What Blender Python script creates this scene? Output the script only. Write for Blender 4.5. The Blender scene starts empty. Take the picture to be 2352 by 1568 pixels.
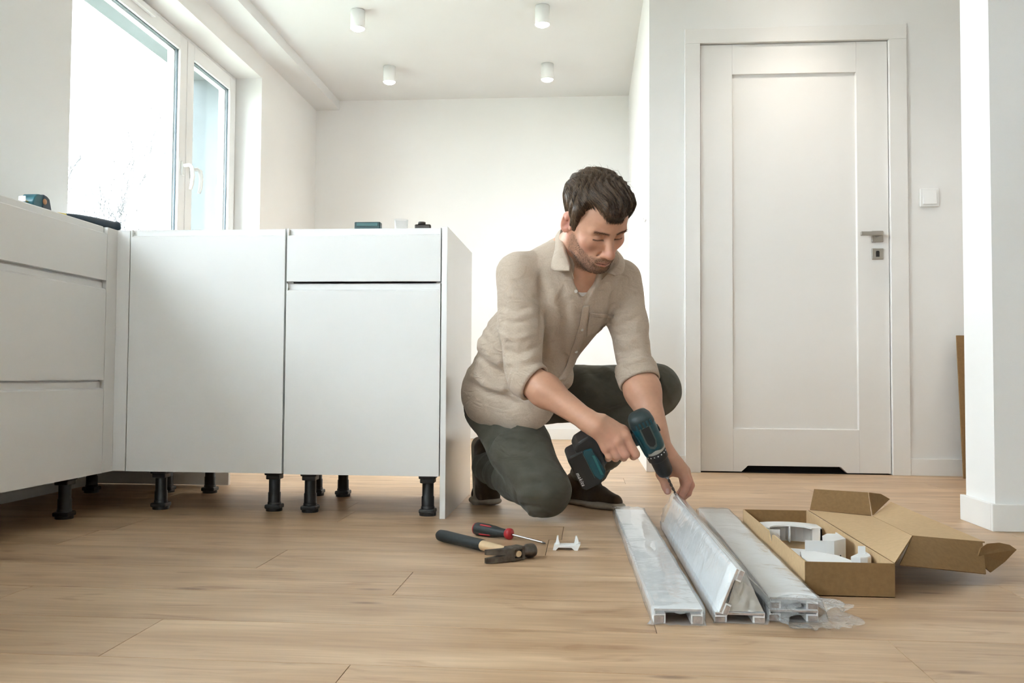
import bpy, bmesh, math, random
import numpy as np
from mathutils import Vector, Matrix

S = bpy.context.scene
COL = S.collection
random.seed(7)

# tuning values for light and the oak floor
SKY_STRENGTH = 5.0
EXPOSURE = 1.82
OAK_DARK = (0.44, 0.28, 0.16)
OAK_LIGHT = (0.64, 0.455, 0.295)
LAMP_POWER = 5.5
LAMP_EMIT = 30.0
HALL_SPOTS = ((0.98, 3.97), (2.3, 3.7))

# ------------------------------------------------------------------ camera
CAM_H = 0.4474
def set_camera():
    yaw, pitch, roll = 0.0818, 0.0384, 0.0062
    F = Vector((-math.sin(yaw)*math.cos(pitch), math.cos(yaw)*math.cos(pitch), math.sin(pitch)))
    R = Vector((math.cos(yaw), math.sin(yaw), 0)); U = R.cross(F)
    R2 = R*math.cos(roll)+U*math.sin(roll); U2 = U*math.cos(roll)-R*math.sin(roll)
    cd = bpy.data.cameras.new('camera'); cam = bpy.data.objects.new('camera', cd); COL.objects.link(cam)
    cd.sensor_width = 36.0; cd.lens = 2076.65/2352*36.0; cd.clip_start = 0.02; cd.clip_end = 300
    m = Matrix((R2, U2, -F)).transposed().to_4x4(); m.translation = Vector((0, 0, CAM_H))
    cam.matrix_world = m
    S.camera = cam
set_camera()

# ------------------------------------------------------------------ sky, daylight, exposure
W = bpy.data.worlds.new('overcast_sky'); S.world = W; W.use_nodes = True
wn = W.node_tree.nodes; wl = W.node_tree.links
bg = wn['Background']; bg.inputs['Color'].default_value = (0.955, 0.98, 1.0, 1); bg.inputs['Strength'].default_value = SKY_STRENGTH
S.view_settings.view_transform = 'Standard'; S.view_settings.look = 'None'
S.view_settings.exposure = EXPOSURE; S.view_settings.gamma = 1.0; S.view_settings.use_curve_mapping = False

# light paths: enough bounces for a white room, kept short for speed
cy = S.cycles
cy.max_bounces = 6; cy.diffuse_bounces = 5; cy.glossy_bounces = 3; cy.transmission_bounces = 3; cy.transparent_max_bounces = 14
cy.caustics_reflective = False; cy.caustics_refractive = False; cy.adaptive_threshold = 0.18; cy.adaptive_min_samples = 18; cy.use_light_tree = False; cy.sample_clamp_indirect = 8.0

def portal(name, loc, rot, sx, sy):
    l = bpy.data.lights.new(name, 'AREA'); l.shape = 'RECTANGLE'; l.size = sx; l.size_y = sy
    l.cycles.is_portal = True
    o = bpy.data.objects.new(name, l); COL.objects.link(o); o.location = loc; o.rotation_euler = rot
# light portals in the window openings (they only guide sampling of the sky)
# area lights emit along local -Z; turned to face +X (into the room)
portal('window_portal', (-2.44, 4.33, 1.6), (0, -math.pi/2, 0), 1.40, 2.1)
portal('window_portal', (-2.44, 0.80, 1.71), (0, -math.pi/2, 0), 1.18, 2.8)
portal('window_portal', (-1.275, -3.13, 1.575), (math.pi/2, 0, math.pi), 1.05, 1.45)

# ------------------------------------------------------------------ material helpers
MATS = {}
def nmat(name, rgb, rough=0.5, metal=0.0, var=0.0, vscale=8.0, bump=0.0, bscale=60.0, spec=0.5, vec='Object', stretch=(1,1,1), coat=0.0, sss=0.0, sheen=0.0):
    """Principled material with noise driven colour variation and bump."""
    if name in MATS: return MATS[name]
    m = bpy.data.materials.new(name); m.use_nodes = True
    nt = m.node_tree; N = nt.nodes; L = nt.links
    b = N['Principled BSDF']
    b.inputs['Roughness'].default_value = rough; b.inputs['Metallic'].default_value = metal
    b.inputs['Specular IOR Level'].default_value = spec
    if coat: b.inputs['Coat Weight'].default_value = coat; b.inputs['Coat Roughness'].default_value = 0.15
    if sheen: b.inputs['Sheen Weight'].default_value = sheen
    if sss:
        b.inputs['Subsurface Weight'].default_value = sss; b.inputs['Subsurface Radius'].default_value = (0.012, 0.005, 0.003); b.inputs['Subsurface Scale'].default_value = 0.6
    tc = N.new('ShaderNodeTexCoord'); mp = N.new('ShaderNodeMapping'); L.new(tc.outputs[vec], mp.inputs['Vector'])
    mp.inputs['Scale'].default_value = stretch
    nz = N.new('ShaderNodeTexNoise'); nz.inputs['Scale'].default_value = vscale; nz.inputs['Detail'].default_value = 4
    L.new(mp.outputs[0], nz.inputs['Vector'])
    rp = N.new('ShaderNodeValToRGB')
    r, g, bl = rgb
    rp.color_ramp.elements[0].position = 0.3; rp.color_ramp.elements[1].position = 0.7
    rp.color_ramp.elements[0].color = (r*(1-var), g*(1-var), bl*(1-var), 1)
    rp.color_ramp.elements[1].color = (min(1, r*(1+var)), min(1, g*(1+var)), min(1, bl*(1+var)), 1)
    L.new(nz.outputs['Fac'], rp.inputs['Fac']); L.new(rp.outputs['Color'], b.inputs['Base Color'])
    if bump:
        n2 = N.new('ShaderNodeTexNoise'); n2.inputs['Scale'].default_value = bscale; n2.inputs['Detail'].default_value = 5
        L.new(mp.outputs[0], n2.inputs['Vector'])
        bp = N.new('ShaderNodeBump'); bp.inputs['Strength'].default_value = bump; bp.inputs['Distance'].default_value = 0.002
        L.new(n2.outputs['Fac'], bp.inputs['Height']); L.new(bp.outputs[0], b.inputs['Normal'])
    MATS[name] = m
    return m

def schlick(N, L, f0, bp=None):
    """two-sided Fresnel reflectance for thin sheets"""
    lw = N.new('ShaderNodeLayerWeight'); lw.inputs['Blend'].default_value = 0.5
    if bp: L.new(bp.outputs[0], lw.inputs['Normal'])
    pw = N.new('ShaderNodeMath'); pw.operation = 'POWER'; pw.inputs[1].default_value = 5.0; L.new(lw.outputs['Facing'], pw.inputs[0])
    ml = N.new('ShaderNodeMath'); ml.operation = 'MULTIPLY_ADD'; ml.inputs[1].default_value = 1-f0; ml.inputs[2].default_value = f0; L.new(pw.outputs[0], ml.inputs[0])
    return ml

def glass_mat(name, tint=(0.93, 0.98, 1.0)):
    if name in MATS: return MATS[name]
    m = bpy.data.materials.new(name); m.use_nodes = True; nt = m.node_tree; N = nt.nodes; L = nt.links
    for n in list(N):
        if n.type != 'OUTPUT_MATERIAL': N.remove(n)
    out = [n for n in N if n.type == 'OUTPUT_MATERIAL'][0]
    tr = N.new('ShaderNodeBsdfTransparent'); tr.inputs[0].default_value = (*tint, 1)
    gl = N.new('ShaderNodeBsdfGlossy'); gl.inputs['Roughness'].default_value = 0.02
    fr = schlick(N, L, 0.03)
    mx = N.new('ShaderNodeMixShader'); L.new(fr.outputs[0], mx.inputs[0]); L.new(tr.outputs[0], mx.inputs[1]); L.new(gl.outputs[0], mx.inputs[2])
    L.new(mx.outputs[0], out.inputs[0]); MATS[name] = m
    return m

def film_mat(name, white=0.12, bump=0.6, bscale=25, rough=0.12, tint=(0.90, 0.91, 0.92)):
    """thin crinkled polythene: clear, slightly milky, with sharp highlights"""
    if name in MATS: return MATS[name]
    m = bpy.data.materials.new(name); m.use_nodes = True; nt = m.node_tree; N = nt.nodes; L = nt.links
    for n in list(N):
        if n.type != 'OUTPUT_MATERIAL': N.remove(n)
    out = [n for n in N if n.type == 'OUTPUT_MATERIAL'][0]
    tc = N.new('ShaderNodeTexCoord')
    nz = N.new('ShaderNodeTexNoise'); nz.inputs['Scale'].default_value = bscale; nz.inputs['Detail'].default_value = 3; nz.inputs['Distortion'].default_value = 1.2
    L.new(tc.outputs['Object'], nz.inputs['Vector'])
    bp = N.new('ShaderNodeBump'); bp.inputs['Strength'].default_value = bump; bp.inputs['Distance'].default_value = 0.01
    L.new(nz.outputs['Fac'], bp.inputs['Height'])
    tr = N.new('ShaderNodeBsdfTransparent'); tr.inputs[0].default_value = (0.97, 0.98, 0.99, 1)
    gl = N.new('ShaderNodeBsdfGlossy'); gl.inputs['Roughness'].default_value = rough; L.new(bp.outputs[0], gl.inputs['Normal'])
    df = N.new('ShaderNodeBsdfDiffuse'); df.inputs[0].default_value = (*tint, 1); L.new(bp.outputs[0], df.inputs['Normal'])
    fr = schlick(N, L, 0.035, bp)
    m1 = N.new('ShaderNodeMixShader'); m1.inputs[0].default_value = white; L.new(tr.outputs[0], m1.inputs[1]); L.new(df.outputs[0], m1.inputs[2])
    m2 = N.new('ShaderNodeMixShader'); L.new(fr.outputs[0], m2.inputs[0]); L.new(m1.outputs[0], m2.inputs[1]); L.new(gl.outputs[0], m2.inputs[2])
    L.new(m2.outputs[0], out.inputs[0]); MATS[name] = m
    return m

def emit_mat(name, rgb, strength):
    if name in MATS: return MATS[name]
    m = bpy.data.materials.new(name); m.use_nodes = True; b = m.node_tree.nodes['Principled BSDF']
    b.inputs['Base Color'].default_value = (0.8, 0.8, 0.8, 1)
    b.inputs['Emission Color'].default_value = (*rgb, 1); b.inputs['Emission Strength'].default_value = strength
    MATS[name] = m
    return m

WALL = nmat('white_wall_paint', (0.80, 0.792, 0.778), 0.85, var=0.012, vscale=3, bump=0.05, bscale=180)
CEIL = nmat('white_ceiling_paint', (0.75, 0.752, 0.75), 0.9, var=0.01, vscale=3)
LACQ = nmat('white_lacquer_front', (0.80, 0.794, 0.782), 0.38, var=0.01, vscale=5, bump=0.02, bscale=300)
LACG = nmat('white_gloss_panel', (0.80, 0.792, 0.778), 0.22, var=0.01, vscale=5)
DOORM = nmat('white_door_foil', (0.78, 0.765, 0.745), 0.42, var=0.01, vscale=4, bump=0.03, bscale=250)
PVC = nmat('white_window_pvc', (0.84, 0.84, 0.84), 0.3, var=0.008)
GASK = nmat('dark_rubber_gasket', (0.10, 0.13, 0.15), 0.6, var=0.1)
BLACKP = nmat('black_plastic', (0.012, 0.012, 0.013), 0.42, var=0.15, bump=0.1, bscale=200)
DARK = nmat('shade_black', (0.008, 0.008, 0.008), 0.9, var=0.1)
NICK = nmat('satin_nickel', (0.42, 0.40, 0.36), 0.32, 0.9, var=0.03)
WPLAS = nmat('white_plastic', (0.82, 0.82, 0.81), 0.35, var=0.01)
GLASS = glass_mat('window_glass')

# ------------------------------------------------------------------ mesh helpers
class MB:
    """collects verts/faces with material slots; build() links ONE mesh object"""
    def __init__(s): s.v = []; s.f = []; s.mi = []; s.mats = []; s.sm = []
    def slot(s, m):
        if m not in s.mats: s.mats.append(m)
        return s.mats.index(m)
    def add(s, vs, fs, m, smooth=False, M=None):
        k = len(s.v); i = s.slot(m)
        if M is not None: vs = [tuple(M @ Vector(p)) for p in vs]
        s.v += [tuple(p) for p in vs]
        for f in fs: s.f.append(tuple(k+j for j in f)); s.mi.append(i); s.sm.append(smooth)
        return s
    def box(s, lo, hi, m, bev=0.0, M=None):
        x0, y0, z0 = [min(a, b) for a, b in zip(lo, hi)]; x1, y1, z1 = [max(a, b) for a, b in zip(lo, hi)]
        vs = [(x0,y0,z0),(x1,y0,z0),(x1,y1,z0),(x0,y1,z0),(x0,y0,z1),(x1,y0,z1),(x1,y1,z1),(x0,y1,z1)]
        fs = [(0,3,2,1),(4,5,6,7),(0,1,5,4),(1,2,6,5),(2,3,7,6),(3,0,4,7)]
        if bev <= 0: return s.add(vs, fs, m, M=M)
        return s.poly_bevel(vs, fs, m, bev, M)
    def poly_bevel(s, vs, fs, m, bev, M=None, seg=2):
        bm = bmesh.new(); bv = [bm.verts.new(p) for p in vs]
        for f in fs: bm.faces.new([bv[i] for i in f])
        bmesh.ops.bevel(bm, geom=list(bm.edges), offset=bev, segments=seg, profile=0.5, affect='EDGES', clamp_overlap=True)
        bm.verts.ensure_lookup_table(); bm.verts.index_update()
        s.add([v.co[:] for v in bm.verts], [[v.index for v in f.verts] for f in bm.faces], m, M=M); bm.free()
        return s
    def prism(s, poly, a0, a1, m, axis=2, bev=0.0, M=None, smooth=False):
        """extrude a 2D polygon along an axis (0,1,2). poly coords fill the other two axes in order."""
        n = len(poly)
        def mk(p, t):
            q = list(p); q.insert(axis, t); return tuple(q)
        vs = [mk(p, a0) for p in poly]+[mk(p, a1) for p in poly]
        fs = [tuple(range(n-1, -1, -1)), tuple(range(n, 2*n))]+[(i, (i+1) % n, n+(i+1) % n, n+i) for i in range(n)]
        if bev > 0: return s.poly_bevel(vs, fs, m, bev, M)
        k = len(s.f); s.add(vs, fs, m, M=M)
        if smooth:
            for i in range(k+2, len(s.f)): s.sm[i] = True
        return s
    def lathe(s, prof, m, n=24, M=None, smooth=True, cap=True):
        """prof: list of (radius, z)"""
        vs = []; fs = []
        for r, z in prof:
            for i in range(n):
                a = 2*math.pi*i/n; vs.append((r*math.cos(a), r*math.sin(a), z))
        for j in range(len(prof)-1):
            for i in range(n):
                i2 = (i+1) % n; fs.append((j*n+i, j*n+i2, (j+1)*n+i2, (j+1)*n+i))
        s.add(vs, fs, m, smooth, M)
        if cap:
            k = len(prof)-1
            s.add(vs[:n], [tuple(range(n-1, -1, -1))], m, False, M); s.add(vs[k*n:], [tuple(range(n))], m, False, M)
        return s
    def tube(s, pts, rad, m, n=10, cap=True, smooth=True, flat=1.0, up=None, M=None):
        """sweep a circle (or ellipse: flat) along points; rad is a number or one per point"""
        P = [Vector(p) for p in pts]; K = len(P)
        rr = rad if isinstance(rad, (list, tuple)) else [rad]*K
        vs = []; fs = []; nrm = None
        for i in range(K):
            t = (P[min(i+1, K-1)]-P[max(i-1, 0)]).normalized()
            if nrm is None:
                ref = Vector(up) if up else (Vector((0, 0, 1)) if abs(t.z) < 0.9 else Vector((1, 0, 0)))
                nrm = (ref-t*ref.dot(t)).normalized()
            else: nrm = (nrm-t*nrm.dot(t)).normalized()
            b = t.cross(nrm)
            for k in range(n):
                a = 2*math.pi*k/n; vs.append(tuple(P[i]+(nrm*math.cos(a)*flat+b*math.sin(a))*rr[i]))
        for i in range(K-1):
            for k in range(n):
                k2 = (k+1) % n; fs.append((i*n+k, i*n+k2, (i+1)*n+k2, (i+1)*n+k))
        s.add(vs, fs, m, smooth, M)
        if cap:
            s.add(vs[:n], [tuple(range(n-1, -1, -1))], m, False, M); s.add(vs[-n:], [tuple(range(n))], m, False, M)
        return s
    def grid(s, fn, nu, nv, m, smooth=True, closed_u=False, M=None):
        vs = [tuple(fn(i/(nu if closed_u else nu-1), j/(nv-1))) for j in range(nv) for i in range(nu)]
        fs = []
        for j in range(nv-1):
            for i in range(nu if closed_u else nu-1):
                i2 = (i+1) % nu; fs.append((j*nu+i, j*nu+i2, (j+1)*nu+i2, (j+1)*nu+i))
        return s.add(vs, fs, m, smooth, M)
    def mesh(s, name, origin=(0, 0, 0)):
        me = bpy.data.meshes.new(name); o = origin
        me.from_pydata([(p[0]-o[0], p[1]-o[1], p[2]-o[2]) for p in s.v], [], s.f)
        for m in s.mats: me.materials.append(m)
        me.polygons.foreach_set('material_index', s.mi); me.polygons.foreach_set('use_smooth', s.sm)
        me.update()
        return me
    def build(s, name, parent=None, origin=None):
        """origin: world point to use as the object's origin. With a parent, the parent's world location is used."""
        po = Vector(parent['_o']) if parent is not None and '_o' in parent else Vector((0, 0, 0))
        og = Vector(origin) if origin is not None else po
        me = s.mesh(name, og)
        ob = bpy.data.objects.new(name, me); COL.objects.link(ob)
        if parent is not None: ob.parent = parent; ob.location = og-po
        else: ob.location = og
        ob['_o'] = list(og)
        return ob

def tag(o, label=None, cat=None, group=None, kind=None):
    if label: o['label'] = label
    if cat: o['category'] = cat
    if group: o['group'] = group
    if kind: o['kind'] = kind
    return o
def empty(name, loc, label=None, cat=None, group=None):
    o = bpy.data.objects.new(name, None); COL.objects.link(o); o.location = loc; o['_o'] = list(loc); o.empty_display_size = 0.05
    return tag(o, label, cat, group)
def solidify(o, t, off=0.0):
    md = o.modifiers.new('thickness', 'SOLIDIFY'); md.thickness = t; md.offset = off
def subsurf(o, n=1):
    md = o.modifiers.new('smooth', 'SUBSURF'); md.levels = n; md.render_levels = n
def frame_to(o, z, x):
    """matrix with local +Z along z and local +X near x, at origin o"""
    z = Vector(z).normalized(); x = Vector(x); x = (x-z*x.dot(z)).normalized(); y = z.cross(x)
    m = Matrix((x, y, z)).transposed().to_4x4(); m.translation = Vector(o)
    return m

# ------------------------------------------------------------------ room shell
XL, YC, YD, YB, ZC = -1.99, 2.818, 4.347, 6.4625, 2.4647
XN, XR, YF = 0.300, 3.2, -3.0     # niche right wall, far right wall, wall behind the camera

def oak_mat():
    m = bpy.data.materials.new('oak_laminate'); m.use_nodes = True; nt = m.node_tree; N = nt.nodes; L = nt.links
    b = N['Principled BSDF']; b.inputs['Specular IOR Level'].default_value = 0.5
    tc = N.new('ShaderNodeTexCoord'); oi = N.new('ShaderNodeObjectInfo')
    add = N.new('ShaderNodeVectorMath'); add.operation = 'ADD'
    cmb = N.new('ShaderNodeCombineXYZ')
    mul = N.new('ShaderNodeMath'); mul.operation = 'MULTIPLY'; mul.inputs[1].default_value = 37.0
    L.new(oi.outputs['Random'], mul.inputs[0]); L.new(mul.outputs[0], cmb.inputs[0]); L.new(mul.outputs[0], cmb.inputs[1])
    L.new(tc.outputs['Object'], add.inputs[0]); L.new(cmb.outputs[0], add.inputs[1])
    def noise(scale, st, detail=4, dist=0.0):
        mp = N.new('ShaderNodeMapping'); mp.inputs['Scale'].default_value = st; L.new(add.outputs[0], mp.inputs[0])
        n = N.new('ShaderNodeTexNoise'); n.inputs['Scale'].default_value = scale; n.inputs['Detail'].default_value = detail; n.inputs['Distortion'].default_value = dist
        L.new(mp.outputs[0], n.inputs['Vector']); return n
    broad = noise(2.2, (0.9, 5.0, 1), 3, 0.6)
    fine = noise(7.0, (0.8, 12.0, 1), 6, 0.5)
    knot = noise(3.0, (1.3, 6.0, 1), 4, 1.2)
    def ramp(a, b_, c0, c1):
        r = N.new('ShaderNodeValToRGB'); r.color_ramp.elements[0].position = a; r.color_ramp.elements[1].position = b_
        r.color_ramp.elements[0].color = (*c0, 1); r.color_ramp.elements[1].color = (*c1, 1); return r
    r1 = ramp(0.3, 0.7, OAK_DARK, OAK_LIGHT); L.new(broad.outputs['Fac'], r1.inputs[0])
    r2 = ramp(0.32, 0.68, (0.84, 0.80, 0.75), (1.05, 1.05, 1.05)); L.new(fine.outputs['Fac'], r2.inputs[0])
    mx = N.new('ShaderNodeMix'); mx.data_type = 'RGBA'; mx.blend_type = 'MULTIPLY'; mx.inputs[0].default_value = 1.0
    L.new(r1.outputs[0], mx.inputs[6]); L.new(r2.outputs[0], mx.inputs[7])
    r3 = ramp(0.26, 0.42, (0.72, 0.63, 0.55), (1, 1, 1)); L.new(knot.outputs['Fac'], r3.inputs[0])
    mx2 = N.new('ShaderNodeMix'); mx2.data_type = 'RGBA'; mx2.blend_type = 'MULTIPLY'; mx2.inputs[0].default_value = 1.0
    L.new(mx.outputs[2], mx2.inputs[6]); L.new(r3.outputs[0], mx2.inputs[7])
    # knots
    vmp = N.new('ShaderNodeMapping'); vmp.inputs['Scale'].default_value = (1.4, 5.0, 1); L.new(add.outputs[0], vmp.inputs[0])
    vo = N.new('ShaderNodeTexVoronoi'); vo.inputs['Scale'].default_value = 1.7; L.new(vmp.outputs[0], vo.inputs['Vector'])
    r4 = ramp(0.02, 0.10, (0.34, 0.25, 0.19), (1, 1, 1)); L.new(vo.outputs['Distance'], r4.inputs[0])
    mx3 = N.new('ShaderNodeMix'); mx3.data_type = 'RGBA'; mx3.blend_type = 'MULTIPLY'; mx3.inputs[0].default_value = 0.8
    L.new(mx2.outputs[2], mx3.inputs[6]); L.new(r4.outputs[0], mx3.inputs[7])
    # plank to plank tone
    tn = N.new('ShaderNodeMapRange'); tn.inputs[3].default_value = 0.94; tn.inputs[4].default_value = 1.05; L.new(oi.outputs['Random'], tn.inputs[0])
    mx4 = N.new('ShaderNodeMix'); mx4.data_type = 'RGBA'; mx4.blend_type = 'MULTIPLY'; mx4.inputs[0].default_value = 1.0
    L.new(mx3.outputs[2], mx4.inputs[6]); L.new(tn.outputs[0], mx4.inputs[7])
    L.new(mx4.outputs[2], b.inputs['Base Color'])
    rr = N.new('ShaderNodeMapRange'); rr.inputs[3].default_value = 0.33; rr.inputs[4].default_value = 0.46; L.new(fine.outputs['Fac'], rr.inputs[0]); L.new(rr.outputs[0], b.inputs['Roughness'])
    bp = N.new('ShaderNodeBump'); bp.inputs['Strength'].default_value = 0.12; bp.inputs['Distance'].default_value = 0.001
    L.new(fine.outputs['Fac'], bp.inputs['Height']); L.new(bp.outputs[0], b.inputs['Normal'])
    return m
OAK = oak_mat()
SEAM = nmat('plank_joint', (0.20, 0.13, 0.08), 0.8, var=0.1)

def build_floor():
    fl = MB().box((XL-0.4, YF-0.1, -0.12), (XR+0.2, YB+0.1, -0.008), SEAM).build('floor', origin=(0, 0, -0.008)); tag(fl, kind='structure')
    PW, PL, G = 0.2215, 1.285, 0.0005
    full = {}
    def plank_mesh(w, d):
        key = (round(w, 3), round(d, 3))
        if key not in full:
            b = MB(); b.box((-w/2, -d/2, -0.008), (w/2, d/2, 0), OAK, bev=0.0007); full[key] = b.mesh('plank')
        return full[key]
    y0 = 1.393-PW*6
    seams = {5: -0.362, 6: -0.769, 7: -1.16, 8: -0.392, 9: -0.760, 10: -0.10, 11: -1.35, 12: -0.755}
    r = -14
    while True:
        ya, yb = y0+PW*r, y0+PW*(r+1)
        if ya > YB: break
        ya, yb = max(ya, YF), min(yb, YB)
        if yb-ya > 0.01:
            s = seams.get(r, -0.4+((r*0.4377) % 1.0)*PL)
            x = s-PL*math.ceil((s-XL)/PL)
            while x < XR:
                a, b_ = max(x, XL), min(x+PL, XR)
                if b_-a > 0.02:
                    o = bpy.data.objects.new('plank', plank_mesh(b_-a-2*G, yb-ya-2*G)); COL.objects.link(o); o.parent = fl
                    o.location = ((a+b_)/2, (ya+yb)/2, 0.008)
                x += PL
        r += 1
build_floor()

def wall(name, boxes, mat=WALL):
    b = MB()
    for lo, hi in boxes: b.box(lo, hi, mat)
    o = b.build(name, origin=boxes[0][0]); return tag(o, kind='structure')
XO = -2.43        # outer face of the window wall
W1 = (3.305, 5.347, 0.86, 2.268)      # y0,y1,z0,z1 opening of the window in view
W2 = (-0.60, 2.20, 1.12, 2.30)       # high window opening beside the camera
wall('wall_left', [((XO, YF-0.2, -0.1), (XL, W2[0], ZC+0.1)), ((XO, W2[0], -0.1), (XL, W2[1], W2[2])), ((XO, W2[0], W2[3]), (XL, W2[1], ZC+0.1)),
     ((XO, W2[1], -0.1), (XL, W1[0], ZC+0.1)), ((XO, W1[0], -0.1), (XL, W1[1], W1[2])), ((XO, W1[0], W1[3]), (XL, W1[1], ZC+0.1)),
     ((XO, W1[1], -0.1), (XL, YB+0.2, ZC+0.1))])
wall('wall_back', [((XL, YB, -0.1), (XN+0.2, YB+0.2, ZC+0.1))])
wall('wall_niche', [((XN, YD+0.12, -0.1), (XN+0.12, YB, ZC+0.1))])
DX0, DX1, DH = 0.540, 1.418, 2.046      # door leaf
wall('wall_door', [((XN, YD, -0.1), (DX0-0.03, YD+0.12, ZC+0.1)), ((DX0-0.03, YD, DH+0.03), (DX1+0.03, YD+0.12, ZC+0.1)), ((DX1+0.03, YD, -0.1), (XR, YD+0.12, ZC+0.1))])
wall('wall_right', [((XR, YF, -0.1), (XR+0.2, YD+0.12, ZC+0.1))])
wall('wall_partition', [((1.207, 2.797, 0), (XR, 3.002, ZC+0.02))])
W3 = (-1.80, -0.75, 0.85, 2.30)       # x0,x1,z0,z1 opening of the window behind the camera
wall('wall_front', [((XL, YF-0.12, -0.1), (W3[0], YF, ZC+0.1)), ((W3[1], YF-0.12, -0.1), (XR, YF, ZC+0.1)), ((W3[0], YF-0.12, -0.1), (W3[1], YF, W3[2])), ((W3[0], YF-0.12, W3[3]), (W3[1], YF, ZC+0.1))])
wall('ceiling', [((XO, YF-0.2, ZC), (XR+0.2, YB+0.2, ZC+0.15))], CEIL)
# soffit box running along the window wall under the ceiling
wall('trim_1', [((XL, YF, 2.397), (-1.815, YB, ZC))], CEIL)

# baseboards
BBM = nmat('white_baseboard', (0.80, 0.79, 0.77), 0.4, var=0.01)
def baseboard(name, lo, hi):
    tag(MB().box(lo, hi, BBM, bev=0.002).build(name, origin=lo), kind='structure')
T = 0.014
baseboard('baseboard_back', (XL, YB-T, 0), (XN, YB, 0.078))
baseboard('baseboard_niche', (XN-T, YD, 0), (XN, YB-T, 0.078))
baseboard('baseboard_door_left', (XN-T, YD-T, 0), (0.468, YD, 0.078))
baseboard('baseboard_door_right', (1.498, YD-T, 0), (XR, YD, 0.078))
baseboard('baseboard_partition_side', (1.207-T, 2.797, 0), (1.207, 3.002+T, 0.080))
baseboard('baseboard_partition_front', (1.207-T, 2.797-T, 0), (XR, 2.797, 0.080))
baseboard('baseboard_left', (XL, 5.2, 0), (XL+T, YB, 0.078))

# ------------------------------------------------------------------ windows
def build_window_in_view():
    y0, y1, z0, z1 = W1; XF = -2.141; XB = XF-0.075
    win = empty('window_1', (XB, (y0+y1)/2, z0)); tag(win, 'white double sash window with pale daylight and bare trees outside', kind='structure')
    def ring(b, ya, yb, za, zb, w, xa, xb, m, bev=0.004, wt=None):
        wt = wt or w
        b.box((xa, ya, za), (xb, ya+w, zb), m, bev); b.box((xa, yb-w, za), (xb, yb, zb), m, bev)
        b.box((xa, ya+w, za), (xb, yb-w, za+wt), m, bev); b.box((xa, ya+w, zb-wt), (xb, yb-w, zb), m, bev)
    b = MB(); ring(b, y0, y1, z0, z1, 0.045, XB, XF-0.012, PVC); b.build('window_frame', win)
    ym = 4.645
    for (ya, yb, hy) in ((y0+0.012, ym-0.003, ym-0.045), (ym+0.003, y1-0.035, ym+0.06)):
        b = MB(); ring(b, ya, yb, z0+0.03, z1-0.022, 0.082, XB, XF, PVC, 0.006); sash = b.build('window_sash', win)
        i0, i1, k0, k1 = ya+0.082, yb-0.082, z0+0.03+0.082, z1-0.022-0.082
        b = MB(); ring(b, i0-0.002, i1+0.002, k0-0.002, k1+0.002, 0.006, XF-0.022, XF-0.014, GASK, 0.001)
        ring(b, i0-0.002, i1+0.002, k0-0.002, k1+0.002, 0.012, XF-0.062, XF-0.03, PVC, 0.001)
        ring(b, i0-0.002, i1+0.002, k0-0.002, k1+0.002, 0.009, XF-0.050, XF-0.046, GASK, 0.0005); b.build('glazing_gasket', sash)
        b = MB(); b.box((XF-0.026, i0-0.002, k0-0.002), (XF-0.022, i1+0.002, k1+0.002), GLASS); b.build('window_pane', sash)
        # lever handle
        b = MB(); b.box((XF, hy-0.014, 1.50), (XF+0.011, hy+0.014, 1.575), WPLAS, 0.004)
        b.tube([(XF+0.005, hy, 1.552), (XF+0.040, hy, 1.556), (XF+0.055, hy, 1.545), (XF+0.062, hy, 1.50), (XF+0.058, hy, 1.455), (XF+0.050, hy, 1.425)], [0.010, 0.010, 0.0105, 0.0105, 0.010, 0.008], WPLAS, n=12)
        b.build('window_handle', sash)
    REV = nmat('darkened_exterior_reveal', (0.13, 0.145, 0.15), 0.9, var=0.05, vscale=20)  # shade put into the colour, since the strong sky would bleach the reveal
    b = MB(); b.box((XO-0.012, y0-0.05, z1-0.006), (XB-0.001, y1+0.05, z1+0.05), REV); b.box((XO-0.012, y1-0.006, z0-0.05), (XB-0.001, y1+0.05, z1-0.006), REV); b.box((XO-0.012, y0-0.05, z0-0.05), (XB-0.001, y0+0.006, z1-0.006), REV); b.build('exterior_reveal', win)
    b = MB(); b.box((XF, 4.02, 2.205), (XF+0.022, 4.24, 2.235), PVC, 0.004); b.build('trickle_vent', win)
    b = MB(); b.box((XF-0.01, y0, z0-0.02), (XL+0.03, y1, z0+0.012), PVC, 0.005); b.build('window_sill', win)
build_window_in_view()
def build_window_beside():
    y0, y1, z0, z1 = W2; XF = -2.141; XB = XF-0.075
    win = empty('window_2', (XB, (y0+y1)/2, z0)); tag(win, 'white window in the left wall beside the camera', kind='structure')
    b = MB()
    for ya in (y0, (y0+y1)/2-0.055, y1-0.11): b.box((XB, ya, z0), (XF, ya+0.11, z1), PVC, 0.004)
    b.box((XB, y0, z0), (XF, y1, z0+0.11), PVC, 0.004); b.box((XB, y0, z1-0.11), (XF, y1, z1), PVC, 0.004); b.build('window_frame', win)
    MB().box((XF-0.04, y0, z0), (XF-0.036, y1, z1), GLASS).build('window_pane', win)
build_window_beside()
def build_window_behind():
    x0, x1, z0, z1 = W3
    win = empty('window_3', ((x0+x1)/2, YF-0.06, z0)); tag(win, 'white window behind the camera', kind='structure')
    b = MB()
    for x in (x0, (x0+x1)/2-0.04, x1-0.08): b.box((x, YF-0.09, z0), (x+0.08, YF-0.03, z1), PVC, 0.004)
    b.box((x0, YF-0.09, z0), (x1, YF-0.03, z0+0.08), PVC, 0.004); b.box((x0, YF-0.09, z1-0.08), (x1, YF-0.03, z1), PVC, 0.004); b.build('window_frame', win)
    MB().box((x0, YF-0.062, z0), (x1, YF-0.058, z1), GLASS).build('window_pane', win)
build_window_behind()

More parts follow.
